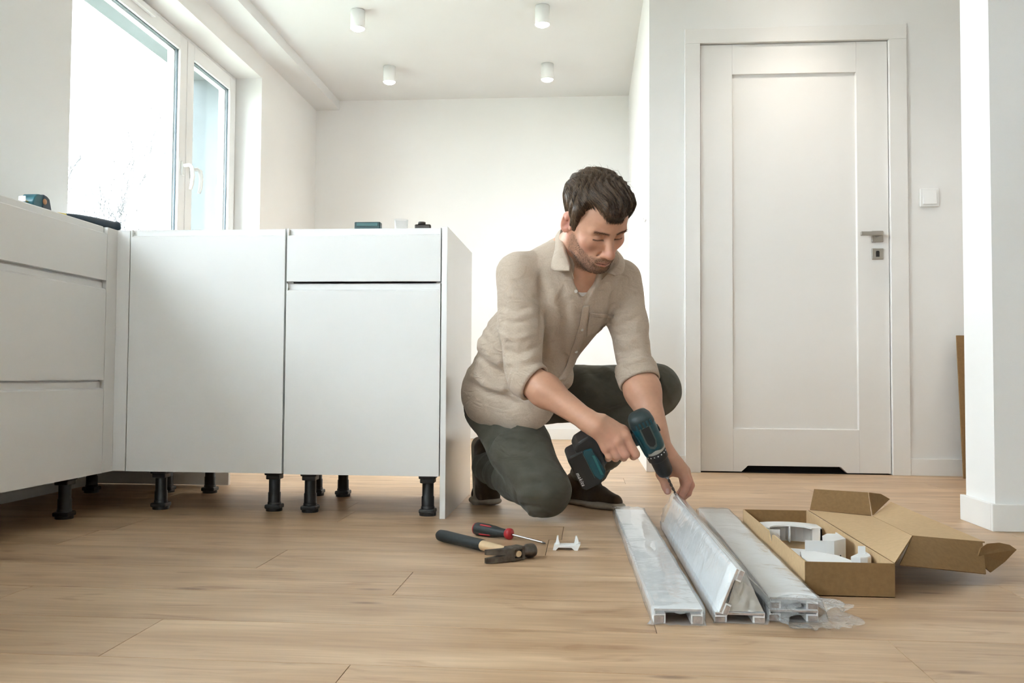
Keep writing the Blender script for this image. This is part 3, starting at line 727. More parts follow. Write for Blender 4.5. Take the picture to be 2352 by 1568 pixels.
def profiles():
    # single flat profile, nearest the tools
    M = place(0.124, 1.675, -0.030, 1.225, 0.0015)
    t = empty('wrapped_profile', (0.11, 2.29, 0), 'single flat white profile in clear film, the one nearest the hammer', 'profile', 'film wrapped white profiles')
    b = MB(); channel(b, M, 0.088, 0.027, 1.225); b.build('profile_bar', t)
    bag('film_sleeve', t, M, rsec(0.092, 0.0285, -0.002, -0.001), 1.225, 90, 1, 0.012, 0.085, 0.0022, FILM, 0.010)
    # leaning pair: a flat one on the floor, one on edge leaning over it, film draped as a tent
    M = place(0.236, 1.695, -0.012, 1.03, 0.0015)
    t = empty('wrapped_profile', (0.25, 2.2, 0), 'white profile standing on edge in film, its far end held by the man', 'profile', 'film wrapped white profiles')
    b = MB(); channel(b, M, 0.090, 0.018, 1.02); b.build('profile_bar', t)
    M2 = M @ Matrix.Translation((0.006, 0.0, 0.0195)) @ Matrix.Rotation(math.radians(-68), 4, 'Y')
    b = MB(); channel(b, M2 @ Matrix.Translation((0, -0.008, -0.016)), 0.086, 0.016, 1.03); b.build('profile_bar', t)
    ap = (0.0375, 0.1015); sec = [(-0.002, 0.0), (0.090, 0.0), (0.096, 0.046), (0.052, 0.100), (0.040, 0.106), (0.028, 0.102), (0.0, 0.024)]
    bag('film_sleeve', t, M, sec, 1.02, 80, 4, 0.012, 0.015, 0.0016, FILM, 0.006)
    # milky inner film on the right slope
    def slope(u, v):
        y = 0.004+v*1.0; x = 0.044+u*0.052; z = 0.1005-u*0.054
        return M @ Vector((x+0.001*vnoise(y*8, u*5, 0, 9), y, z+0.002*vnoise(y*6, u*4, 1, 8)))
    b = MB(); b.grid(slope, 10, 50, FILMM); o = b.build('inner_film', t); solidify(o, 0.0006)
    # gauze of film over the near triangular end
    def endc(u, v):
        x = 0.020+u*(0.068*(1-v)+0.012*v)+0.022*v; z = 0.020+v*0.074
        return M @ Vector((x, 0.000+0.004*vnoise(u*7, v*6, 0, 2), z))
    b = MB(); b.grid(endc, 14, 14, film_mat('film_end', 0.60, 0.4, 30, 0.12, (0.80, 0.78, 0.72))); b.build('film_end', t)
    # stacked pair in a bag with crumpled end
    M = place(0.337, 1.715, 0.010, 1.12, 0.0015)
    t = empty('wrapped_profile', (0.39, 2.27, 0), 'two stacked white profiles in a bag with a crumpled open end, beside the box', 'profile', 'film wrapped white profiles')
    b = MB(); channel(b, M, 0.088, 0.021, 1.12); b.build('profile_bar', t)
    b = MB(); channel(b, M @ Matrix.Translation((0.001, 0.004, 0.0215)), 0.088, 0.021, 1.12); b.build('profile_bar', t)
    sec = [(-0.002, 0.0), (0.098, 0.0), (0.106, 0.006), (0.094, 0.038), (0.086, 0.045), (0.002, 0.0465), (-0.003, 0.040)]
    bag('film_sleeve', t, M, sec, 1.12, 80, 11, 0.010, 0.03, 0.0026, FILM, 0.008)
    # crumpled bag mouth: folded frill of film hanging out of the near end and to the right
    def frill(u, v):
        a = u*2*math.pi; e = v**0.85; y = 0.004-e*0.066
        gx = 0.052+0.034*e; rx = 0.053+0.020*e-0.018*e*e; rz = 0.0245+0.004*e-0.006*e*e
        fold = 0.20*e*math.sin(a*5+1.2+2.5*e)+0.15*e*math.sin(a*9-3*e)+0.10*e*math.sin(a*15+6*e)
        x = gx+rx*math.cos(a)*(1+fold); z = 0.0245-0.001*e+rz*math.sin(a)*(1+fold*1.1)
        y += 0.018*e*math.sin(a*3+0.4)+0.010*e*math.sin(a*8+2)+0.022*e*max(0, math.cos(a))-0.016*e*max(0, math.sin(a-2.6))
        return M @ Vector((x, y, max(z, 0.0008+0.003*abs(math.sin(a*7))*e)))
    b = MB(); b.grid(frill, 130, 14, FILMC, closed_u=True); b.build('bag_mouth', t)
profiles()

# ------------------------------------------------------------------ open cardboard box with plastic fittings
def sheet(b, pts, t, m, m2=None):
    """flat panel of thickness t from 3+ corner points (thickness along the normal); m on the outside, m2 on the other face"""
    P = [Vector(p) for p in pts]; n = (P[1]-P[0]).cross(P[2]-P[1]).normalized()
    k = len(P); vs = [p-n*t/2 for p in P]+[p+n*t/2 for p in P]
    if k == 4:      # gently bowed sheet
        g = 7
        def at(i, j, o):
            u, v = i/(g-1), j/(g-1); return (P[0]*(1-u)+P[1]*u)*(1-v)+(P[3]*(1-u)+P[2]*u)*v+n*o
        for o, mm in ((-t/2, m), (t/2, m2 or m)):
            b.add([at(i, j, o) for j in range(g) for i in range(g)], [(j*g+i, j*g+i+1, (j+1)*g+i+1, (j+1)*g+i) for j in range(g-1) for i in range(g-1)], mm, True)
        rim = [(i, 0) for i in range(g)]+[(g-1, j) for j in range(1, g)]+[(i, g-1) for i in range(g-2, -1, -1)]+[(0, j) for j in range(g-2, 0, -1)]
        q = len(rim); b.add([at(i, j, -t/2) for i, j in rim]+[at(i, j, t/2) for i, j in rim], [(i, (i+1) % q, q+(i+1) % q, q+i) for i in range(q)], m)
        return
    b.add(vs, [(0, i+1, i) for i in range(1, k-1)]+[(i, (i+1) % k, k+(i+1) % k, k+i) for i in range(k)], m)
    b.add(vs, [(k, k+i, k+i+1) for i in range(1, k-1)], m2 or m)
def box_things():
    X0, X1, Y0, Y1, H = 0.450, 0.6295, 1.918, 2.655, 0.0705
    t = empty('cardboard_box', (0.54, 2.28, 0), 'open brown cardboard box with its lid folded out to the right', 'box')
    th = 0.003
    MB().box((X0, Y0, 0.0), (X1, Y1, th), CARDI).build('box_bottom', t)
    b = MB(); b.box((X0, Y0, 0), (X1, Y0+th, H), CARD, 0.0008); b.build('box_wall', t)
    b = MB(); b.box((X0, Y1-th, 0), (X1, Y1, H), CARD, 0.0008); b.build('box_wall', t)
    b = MB(); b.box((X1-th, Y0+th, 0), (X1, Y1-th, H), CARDI, 0.0008); b.build('box_wall', t)
    # left long wall with a slot cut into its top edge
    pf = [(Y0+th, 0), (Y1-th, 0), (Y1-th, H), (2.295, H), (2.270, H-0.022), (2.255, H-0.026), (2.250, H-0.004), (2.235, H), (Y0+th, H)]
    b = MB(); b.prism(pf, X0, X0+th, CARDI, axis=0); b.build('box_wall', t)
    H1, H2 = Vector((X1, Y0, H)), Vector((X1+0.004, Y1, H))
    F1, F2 = Vector((0.7243, 2.0900, 0.0979)), Vector((0.7939, 2.6000, 0.0645))
    G1, G2 = Vector((0.8997, 2.1400, 0.0791)), Vector((0.8825, 2.7200, 0.0892))
    b = MB(); sheet(b, [H1, F1, F2, H2], th, CARD, CARDI); lid = b.build('lid_panel', t)
    b = MB(); sheet(b, [F1, G1, G2, F2], th, CARD, CARDI); b.build('lid_front_flap', lid)
    # near side flap with a rounded tuck tab
    L1, L2 = Vector((0.6523, 1.9600, 0.0597)), Vector((0.8712, 2.0700, 0.0223))
    b = MB(); sheet(b, [L1, L2, G1+Vector((-0.006, 0, 0.001)), F1], th, CARD); b.build('lid_side_flap', lid)
    c = Vector((0.8730, 2.1000, 0.0408)); pts = [Vector((0.8676, 2.1000, 0.0570)), Vector((0.8766, 2.1000, 0.0351)), Vector((0.8983, 2.1100, 0.0182)), Vector((0.9504, 2.1600, 0.0323)), Vector((0.9855, 2.1800, 0.0568)), Vector((0.9703, 2.1800, 0.0674)), Vector((0.9386, 2.1600, 0.0754)), Vector((0.9011, 2.1300, 0.0781)), Vector((0.8776, 2.1100, 0.0716))]
    b = MB(); sheet(b, pts, th, CARD); b.build('tuck_tab', lid)
    # far side flap, standing up
    T1, T2, T3 = Vector((0.6607, 2.7000, 0.1257)), Vector((0.7918, 2.6300, 0.1267)), Vector((0.8724, 2.7000, 0.1005))
    b = MB(); sheet(b, [H2+Vector((0.004, 0, 0.002)), F2+Vector((-0.003, 0, 0.002)), T2, T1], th, CARD); b.build('lid_side_flap', lid)
    b = MB(); sheet(b, [F2+Vector((0.002, 0.004, 0.003)), T3, Vector((0.8376, 2.6700, 0.1187)), T2+Vector((0.003, 0.002, 0))], th, CARD); b.build('tuck_tab', lid)
    # ---------------- fittings in the box
    WP = nmat('white_fitting_plastic', (0.80, 0.80, 0.80), 0.4, var=0.02)
    z0 = 0.0045
    def arc_pts(cx, cy, r0, r1, a0, a1, n=12):
        o = [(cx+r1*math.cos(a0+(a1-a0)*i/n), cy+r1*math.sin(a0+(a1-a0)*i/n)) for i in range(n+1)]
        return o+[(cx+r0*math.cos(a1+(a0-a1)*i/n), cy+r0*math.sin(a1+(a0-a1)*i/n)) for i in range(n+1)]
    # arched corner piece
    t = empty('arched_fitting', (0.53, 2.50, 0.004), 'arched white plastic corner fitting at the far end of the box', 'fitting', 'white fittings in the box')
    b = MB(); pl = arc_pts(0.535, 2.425, 0.055, 0.115, math.radians(12), math.radians(172), 16)
    pl = [(min(max(x, X0+0.008), X1-0.012), y) for x, y in pl]
    b.prism(pl, 0.052, 0.0555, WP, axis=2); b.build('arch_top', t)
    b = MB(); n = 16
    for r in (0.113,):
        o = [(min(max(0.535+r*math.cos(math.radians(12+160*i/n)), X0+0.008), X1-0.012), 2.425+r*math.sin(math.radians(12+160*i/n))) for i in range(n+1)]
        vs = [(x, y, z0) for x, y in o]+[(x, y, 0.053) for x, y in o]; b.add(vs, [(i, i+1, n+2+i, n+1+i) for i in range(n)], WP)
    ob = b.build('arch_skirt', t); solidify(ob, 0.0025)
    b = MB(); b.box((0.592, 2.44, 0.012), (0.617, 2.4425, 0.053), WP); b.box((0.612, 2.44, 0.012), (0.617, 2.50, 0.053), WP); b.build('inner_rib', t)
    MB().box((0.540, 2.47, 0.012), (0.5425, 2.52, 0.053), WP).build('inner_rib', t); MB().box((0.468, 2.42, 0.010), (0.505, 2.4225, 0.053), WP, 0.0005).build('inner_rib', t)
    # angular block
    t = empty('angle_fitting', (0.56, 2.24, 0.004), 'tall white angular fitting with a slot, standing in the middle of the box', 'fitting', 'white fittings in the box')
    b = MB(); b.prism([(0.545, 2.152), (0.570, 2.152), (0.603, 2.187), (0.605, 2.250), (0.580, 2.250), (0.560, 2.215)], 0.0705, 0.0735, WP, axis=2); b.build('block_top', t)
    b = MB(); b.box((0.505, 2.1490, 0.036), (0.570, 2.152, 0.0735), WP); b.box((0.505, 2.1490, 0.020), (0.530, 2.152, 0.036), WP); b.box((0.548, 2.1490, z0), (0.570, 2.152, 0.036), WP); b.build('block_face', t)
    b = MB(); b.prism([(0.570, 2.1495), (0.606, 2.185), (0.608, 2.27), (0.605, 2.27), (0.603, 2.187), (0.569, 2.1525)], z0, 0.0735, WP, axis=2); b.build('block_side', t)
    b = MB(); b.lathe([(0.0005, 0), (0.003, 0), (0.003, 0.0012), (0.0005, 0.0012)], BLACKP, n=12, M=frame_to((0.5885, 2.1670, 0.036), (0.7, -0.7, 0), (0, 0, 1))); b.build('screw_hole', t)
    # flat plates and a curved clip
    t = empty('flat_fitting', (0.50, 2.2, 0.004), 'flat white plastic plate lying against the left side of the box', 'fitting', 'white fittings in the box')
    Mr = Matrix.Translation((0.514, 2.150, 0.042)) @ Matrix.Rotation(0.35, 4, 'Z') @ Matrix.Rotation(0.18, 4, 'X')
    b = MB(); b.prism([(-0.040, -0.06), (0.036, -0.055), (0.034, 0.005), (0.010, 0.030), (-0.030, 0.045)], -0.003, 0.0, WP, axis=2, M=Mr); b.build('plate', t)
    b = MB(); b.box((-0.040, -0.060, -0.018), (0.038, -0.0575, -0.002), WP, M=Mr); b.box((-0.040, -0.056, -0.016), (-0.037, -0.02, -0.002), WP, M=Mr); b.build('plate_rim', t)
    t = empty('flat_fitting', (0.53, 2.03, 0.004), 'white plate with a rounded edge at the near end of the box', 'fitting', 'white fittings in the box')
    Mr = Matrix.Translation((0.530, 2.025, 0.060)) @ Matrix.Rotation(0.10, 4, 'Z') @ Matrix.Rotation(0.10, 4, 'X')
    b = MB(); b.prism([(-0.060, -0.048), (0.030, -0.048), (0.036, -0.02), (0.020, 0.015), (-0.020, 0.045), (-0.050, 0.045), (-0.064, 0.0)], -0.003, 0.0, WP, axis=2, M=Mr); b.build('plate', t)
    b = MB(); b.box((-0.058, -0.048, -0.020), (0.030, -0.0455, -0.002), WP, M=Mr); b.build('plate_rim', t); MB().box((-0.05, 0.03, -0.046), (-0.047, 0.05, -0.002), WP, M=Mr).build('plate_foot', t)
    t = empty('curved_fitting', (0.60, 2.06, 0.004), 'small curved white bracket beside the right wall of the box', 'fitting', 'white fittings in the box')
    n = 10; o = [(0.582+0.040*math.sin(math.radians(-10+95*i/n)), 2.155-0.075*(1-math.cos(math.radians(-10+95*i/n)))-0.045+0.0) for i in range(n+1)]
    o = [(0.571, 2.020), (0.588, 2.012), (0.604, 2.016), (0.616, 2.032), (0.621, 2.06), (0.621, 2.10)]; n = len(o)-1
    b = MB(); vs = [(x, y, z0) for x, y in o]+[(x, y, 0.062) for x, y in o]; b.add(vs, [(i, i+1, n+2+i, n+1+i) for i in range(n)], WP); ob = b.build('bracket_wall', t); solidify(ob, 0.0025)
    b = MB(); b.prism([(0.571, 2.020), (0.588, 2.012), (0.604, 2.016), (0.616, 2.032), (0.621, 2.06), (0.598, 2.06)], 0.061, 0.0635, WP, axis=2); b.prism([(0.596, 2.052), (0.611, 2.052), (0.611, 2.056), (0.596, 2.056)], 0.063, 0.080, WP, axis=2); b.build('bracket_top', t)
box_things()


# ------------------------------------------------------------------ cordless drill held by the man
def drill():
    R0 = Vector((0.1521, 2.5750, 0.3292)); T0 = Vector((0.2406, 2.6550, 0.1482)); GP = Vector((-0.0066, 2.5750, 0.2515))
    t = empty('cordless_drill', R0, 'teal and black cordless drill with a battery, held in the right hand', 'drill')
    z = (T0-R0).normalized(); x = (GP-R0); x = (x-z*x.dot(z)).normalized(); y = z.cross(x)      # x: towards the battery
    if y.y < 0: y = -y
    M = Matrix((x, y, z)).transposed().to_4x4(); M.translation = R0
    LBL = nmat('black_side_plate', (0.010, 0.010, 0.010), 0.5, var=0.1); LGN = nmat('grey_green_trim', (0.07, 0.095, 0.09), 0.45, var=0.05)
    RING = nmat('pale_grey_ring', (0.42, 0.41, 0.37), 0.4, var=0.04); TE2 = nmat('deep_teal_housing', (0.006, 0.060, 0.078), 0.36, var=0.2, vscale=40, bump=0.05, bscale=150)
    DG = nmat('dark_grey_green_rubber', (0.016, 0.030, 0.032), 0.5, var=0.2, vscale=60, bump=0.2, bscale=300)
    # motor housing: rounded-square lathe
    def sect(prof, m, b, n=32, e=2.6, sx=1.0, sy=1.0):
        vs = []; fs = []
        for r, zz in prof:
            for i in range(n):
                a = 2*math.pi*i/n; c, s = math.cos(a), math.sin(a); k = (abs(c)**e+abs(s)**e)**(-1/e); vs.append((r*c*k*sx, r*s*k*sy, zz))
        for j in range(len(prof)-1):
            for i in range(n): fs.append((j*n+i, j*n+(i+1) % n, (j+1)*n+(i+1) % n, (j+1)*n+i))
        b.add(vs, fs, m, True, M)
    b = MB(); sect([(0.001, -0.022), (0.018, -0.0215), (0.027, -0.017), (0.0325, -0.006), (0.0345, 0.008), (0.0355, 0.03), (0.0345, 0.07), (0.0335, 0.092), (0.031, 0.099), (0.001, 0.099)], TE2, b); body = b.build('motor_housing', t)
    b = MB(); sect([(0.001, -0.0235), (0.0165, -0.0225), (0.0265, -0.018), (0.0335, -0.0065), (0.0358, 0.008), (0.0362, 0.014)], DG, b); b.build('rear_cap', body)
    # ventilation ribs on the rear cap
    for k in range(5):
        b = MB(); b.box((-0.026+0.011*k, -0.0375, -0.004), (-0.021+0.011*k, -0.034, 0.014), TE2, 0.0008, M=M); b.build('vent_rib', body)
    b = MB(); b.prism([(-0.016, 0.012), (-0.016, 0.060), (-0.010, 0.080), (0.0, 0.086), (0.010, 0.080), (0.016, 0.060), (0.016, 0.012)][::-1], -0.0372, -0.033, LGN, axis=1, M=M); b.build('side_trim', body)
    b = MB(); b.prism([(-0.012, 0.014), (-0.012, 0.060), (-0.008, 0.072), (0.0, 0.077), (0.008, 0.072), (0.012, 0.060), (0.012, 0.014)][::-1], -0.0382, -0.035, LBL, axis=1, M=M); b.build('side_plate', body)
    b = MB(); b.box((-0.039, -0.010, 0.040), (-0.033, 0.010, 0.056), DG, 0.002, M=M); b.build('speed_switch', body)
    b = MB(); b.prism([(0.024, 0.030), (0.036, 0.034), (0.033, 0.098), (0.030, 0.108), (0.022, 0.104)], -0.026, 0.026, TE2, axis=1, bev=0.004, M=M); b.build('lower_nose', body)
    b = MB(); b.lathe([(0.0295, 0.086), (0.0330, 0.092), (0.0322, 0.106), (0.0300, 0.108)], RING, n=32, M=M); b.build('gear_ring', t)
    b = MB(); b.lathe([(0.0295, 0.1085), (0.0310, 0.111), (0.0295, 0.134), (0.0265, 0.138)], BLACKP, n=32, M=M); cl = b.build('clutch_ring', t)
    for k in range(7):
        a = math.pi*1.5+(k-3)*0.36; r = 0.0308
        b = MB(); b.lathe([(0.0003, 0), (0.0021, 0), (0.0019, 0.0007), (0.0003, 0.0008)], WPLAS, n=10, M=M @ Matrix.Translation((r*math.cos(a), r*math.sin(a), 0.1145)) @ Matrix.Rotation(a, 4, 'Z') @ Matrix.Rotation(math.pi/2, 4, 'Y')); b.build('torque_mark', cl)
    b = MB(); b.lathe([(0.0258, 0.137), (0.0256, 0.146), (0.0246, 0.176), (0.0215, 0.188), (0.0160, 0.1945), (0.0110, 0.1955)], BLACKP, n=24, M=M); ch = b.build('chuck', t)
    b = MB(); b.lathe([(0.0110, 0.194), (0.0090, 0.201), (0.0045, 0.208)], STEEL, n=12, M=M); b.build('chuck_jaws', ch)
    # twist bit
    tipv = Vector((0.2614, 2.6900, 0.1078)); st = M @ Vector((0, 0, 0.203)); b = MB(); n = 14; d = (tipv-st); pz = frame_to(st, d, (1, 0, 0)); L = d.length
    for ph in (0, math.pi):
        b.tube([pz @ Vector((0.0022*math.cos(ph+i*0.9), 0.0022*math.sin(ph+i*0.9), L*i/n)) for i in range(n+1)], [0.0021]*n+[0.0006], IRON, n=6)
    b.build('drill_bit', t)
    # pistol grip and battery foot
    b = MB(); prof = [(0.026, 0.020, 0.072), (0.060, 0.022, 0.066), (0.095, 0.020, 0.064), (0.130, 0.010, 0.070), (0.150, -0.008, 0.085)]
    vs = []; fs = []; n = 20
    for gx, z0, z1 in prof:
        for i in range(n):
            a = 2*math.pi*i/n; c, s = math.cos(a), math.sin(a); k = (abs(c)**3+abs(s)**3)**(-1/3); vs.append((gx, 0.0175*s*k, (z0+z1)/2+(z1-z0)/2*c*k))
    for j in range(len(prof)-1):
        for i in range(n): fs.append((j*n+i, j*n+(i+1) % n, (j+1)*n+(i+1) % n, (j+1)*n+i))
    b.add(vs, fs, DG, True, M); b.build('pistol_grip', t)
    b = MB(); b.prism([(0.052, 0.066), (0.050, 0.082), (0.064, 0.080), (0.078, 0.068)], -0.009, 0.009, BLACKP, axis=1, bev=0.002, M=M); b.build('trigger', t)
    b = MB(); b.prism([(0.126, -0.012), (0.150, -0.036), (0.190, -0.030), (0.205, -0.014), (0.178, 0.096), (0.160, 0.098), (0.150, 0.085)], -0.034, 0.034, BLACKP, axis=1, bev=0.006, M=M); b.build('grip_foot', t)
    b = MB(); b.prism([(0.182, -0.006), (0.226, -0.004), (0.234, 0.004), (0.232, 0.104), (0.224, 0.112), (0.176, 0.112), (0.166, 0.098)], -0.038, 0.038, BLACKP, axis=1, bev=0.005, M=M); bt = b.build('battery', t)
    b = MB(); b.prism([(0.158, 0.000), (0.180, -0.004), (0.188, 0.006), (0.186, 0.080), (0.176, 0.100), (0.160, 0.096), (0.150, 0.080)], -0.0405, -0.030, TE2, axis=1, bev=0.003, M=M); tr = b.build('battery_slide', bt)
    b = MB(); b.prism([(0.158, 0.020), (0.166, 0.018), (0.168, 0.084), (0.160, 0.088)], -0.043, -0.038, nmat('bright_teal', (0.02, 0.14, 0.155), 0.35, var=0.1), axis=1, bev=0.0015, M=M); b.build('battery_latch', bt)
    b = MB(); b.box((0.186, -0.0412, -0.004), (0.1872, -0.037, 0.085), LGN, M=M); b.build('trim_line', bt)
    # white lettering along the lower edge of the battery side
    cu = bpy.data.curves.new('logo_lettering', 'FONT'); cu.body = 'makita'; cu.size = 0.0150; cu.extrude = 0.0002; cu.shear = 0.25; cu.space_character = 1.15
    tmp = bpy.data.objects.new('tmp', cu); COL.objects.link(tmp); dg = bpy.context.evaluated_depsgraph_get(); me = bpy.data.meshes.new_from_object(tmp.evaluated_get(dg)); bpy.data.objects.remove(tmp)
    me.name = 'logo_lettering'; me.materials.clear(); me.materials.append(WPLAS); o = bpy.data.objects.new('logo_lettering', me); COL.objects.link(o); o.parent = bt
    ML = M @ Matrix(((0, -1, 0, 0.2290), (0, 0, -1, -0.0386), (1, 0, 0, 0.048), (0, 0, 0, 1)))
    o.matrix_parent_inverse = Matrix.Identity(4); mm = ML.copy(); mm.translation -= Vector(bt['_o']); o.matrix_local = mm
drill()

# ------------------------------------------------------------------ signed distance modelling (for the figure)
V3 = lambda p: np.asarray(p, dtype=np.float32)
def rcone(a, b, ra, rb):
    a, b = V3(a), V3(b); ba = b-a; L2 = float(ba @ ba)+1e-12
    def f(p):
        pa = p-a; t = np.clip((pa @ ba)/L2, 0, 1); return np.sqrt(((pa-t[:, None]*ba)**2).sum(1))-(ra+(rb-ra)*t)
    return f
def fcone(a, b, ra, rb, n, s):
    """round cone squashed by factor s along direction n"""
    a, b, n = V3(a), V3(b), V3(n); n = n/np.linalg.norm(n); g = rcone(a, b, ra, rb)
    bn = a+(b-a)+n*float((b-a) @ n)*(1/s-1); g = rcone(a, bn, ra, rb)
    def f(p):
        q = p+((p-a) @ n)[:, None]*n*(1/s-1); return g(q)*(0.5+0.5*s)
    return f
def ell(c, r, R=None):
    c, r = V3(c), V3(r); R = None if R is None else V3(R)
    def f(p):
        q = p-c
        if R is not None: q = q @ R.T
        k0 = np.sqrt(((q/r)**2).sum(1)); k1 = np.sqrt(((q/(r*r))**2).sum(1))+1e-9; return k0*(k0-1)/k1
    return f
def rbox(c, h, R, rd):
    c, h, R = V3(c), V3(h), V3(R)
    def f(p):
        q = np.abs((p-c) @ R.T)-h+rd; return np.sqrt((np.maximum(q, 0)**2).sum(1))+np.minimum(q.max(1), 0)-rd
    return f
def torus(c, n, R0, r0):
    c, n = V3(c), V3(n); n = n/np.linalg.norm(n)
    def f(p):
        q = p-c; h = q @ n; w = np.sqrt(np.maximum((q*q).sum(1)-h*h, 0)); return np.sqrt((w-R0)**2+h*h)-r0
    return f
def halfspace(c, n):
    c, n = V3(c), V3(n); n = n/np.linalg.norm(n)
    return lambda p: (p-c) @ n
def ridge(pts, amp, w):
    """added to the distance: a crease (amp>0) or a fold standing out (amp<0) along a polyline"""
    P = [V3(p) for p in pts]
    def f(p):
        d2 = None; tt = None
        for i in range(len(P)-1):
            a = P[i]; ba = P[i+1]-a; pa = p-a; t = np.clip((pa @ ba)/(float(ba @ ba)+1e-12), 0, 1); e = ((pa-t[:, None]*ba)**2).sum(1)
            g = (i+t)/(len(P)-1)
            if d2 is None: d2, tt = e, g
            else: k = e < d2; d2 = np.where(k, e, d2); tt = np.where(k, g, tt)
        tap = np.clip(np.minimum(tt, 1-tt)*5, 0, 1)*0.85+0.15
        return amp*np.exp(-d2/(w*w))*tap
    PP = np.stack(P); f.near = lambda C: np.sqrt(((C[:, None]-PP[None])**2).sum(2)).min(1)-2.6*w-0.5*max(np.linalg.norm(np.diff(PP, axis=0), axis=1))
    return f
def cyl(a, b, ra, rb, rd):
    """flat ended, round edged cuff"""
    a, b = V3(a), V3(b); ax = b-a; L = float(np.linalg.norm(ax)); ax = ax/L
    def f(p):
        q = p-a; h = q @ ax; w = np.sqrt(np.maximum((q*q).sum(1)-h*h, 0)); t = np.clip(h/L, 0, 1)
        x = w-(ra+(rb-ra)*t)+rd; y = np.abs(h-L/2)-L/2+rd
        return np.sqrt(np.maximum(x, 0)**2+np.maximum(y, 0)**2)+np.minimum(np.maximum(x, y), 0)-rd
    return f
def softnoise(scale, amp, seed=0, st=(1, 1, 1)):
    s = np.array(st, np.float32)*scale; o = seed*1.7
    def f(p):
        q = p*s; x, y, z = q[:, 0]+o, q[:, 1]-o*2, q[:, 2]+o*3
        x = x+0.7*np.sin(y*0.9+o); y = y+0.7*np.sin(z*1.1); z = z+0.7*np.sin(x*0.8+1)
        return amp*(np.sin(x)*np.sin(y+1.3)*np.sin(z+0.4)+0.5*np.sin(2.1*x+z)*np.sin(1.9*y+0.3)*np.sin(2.3*z+1.9))
    return f
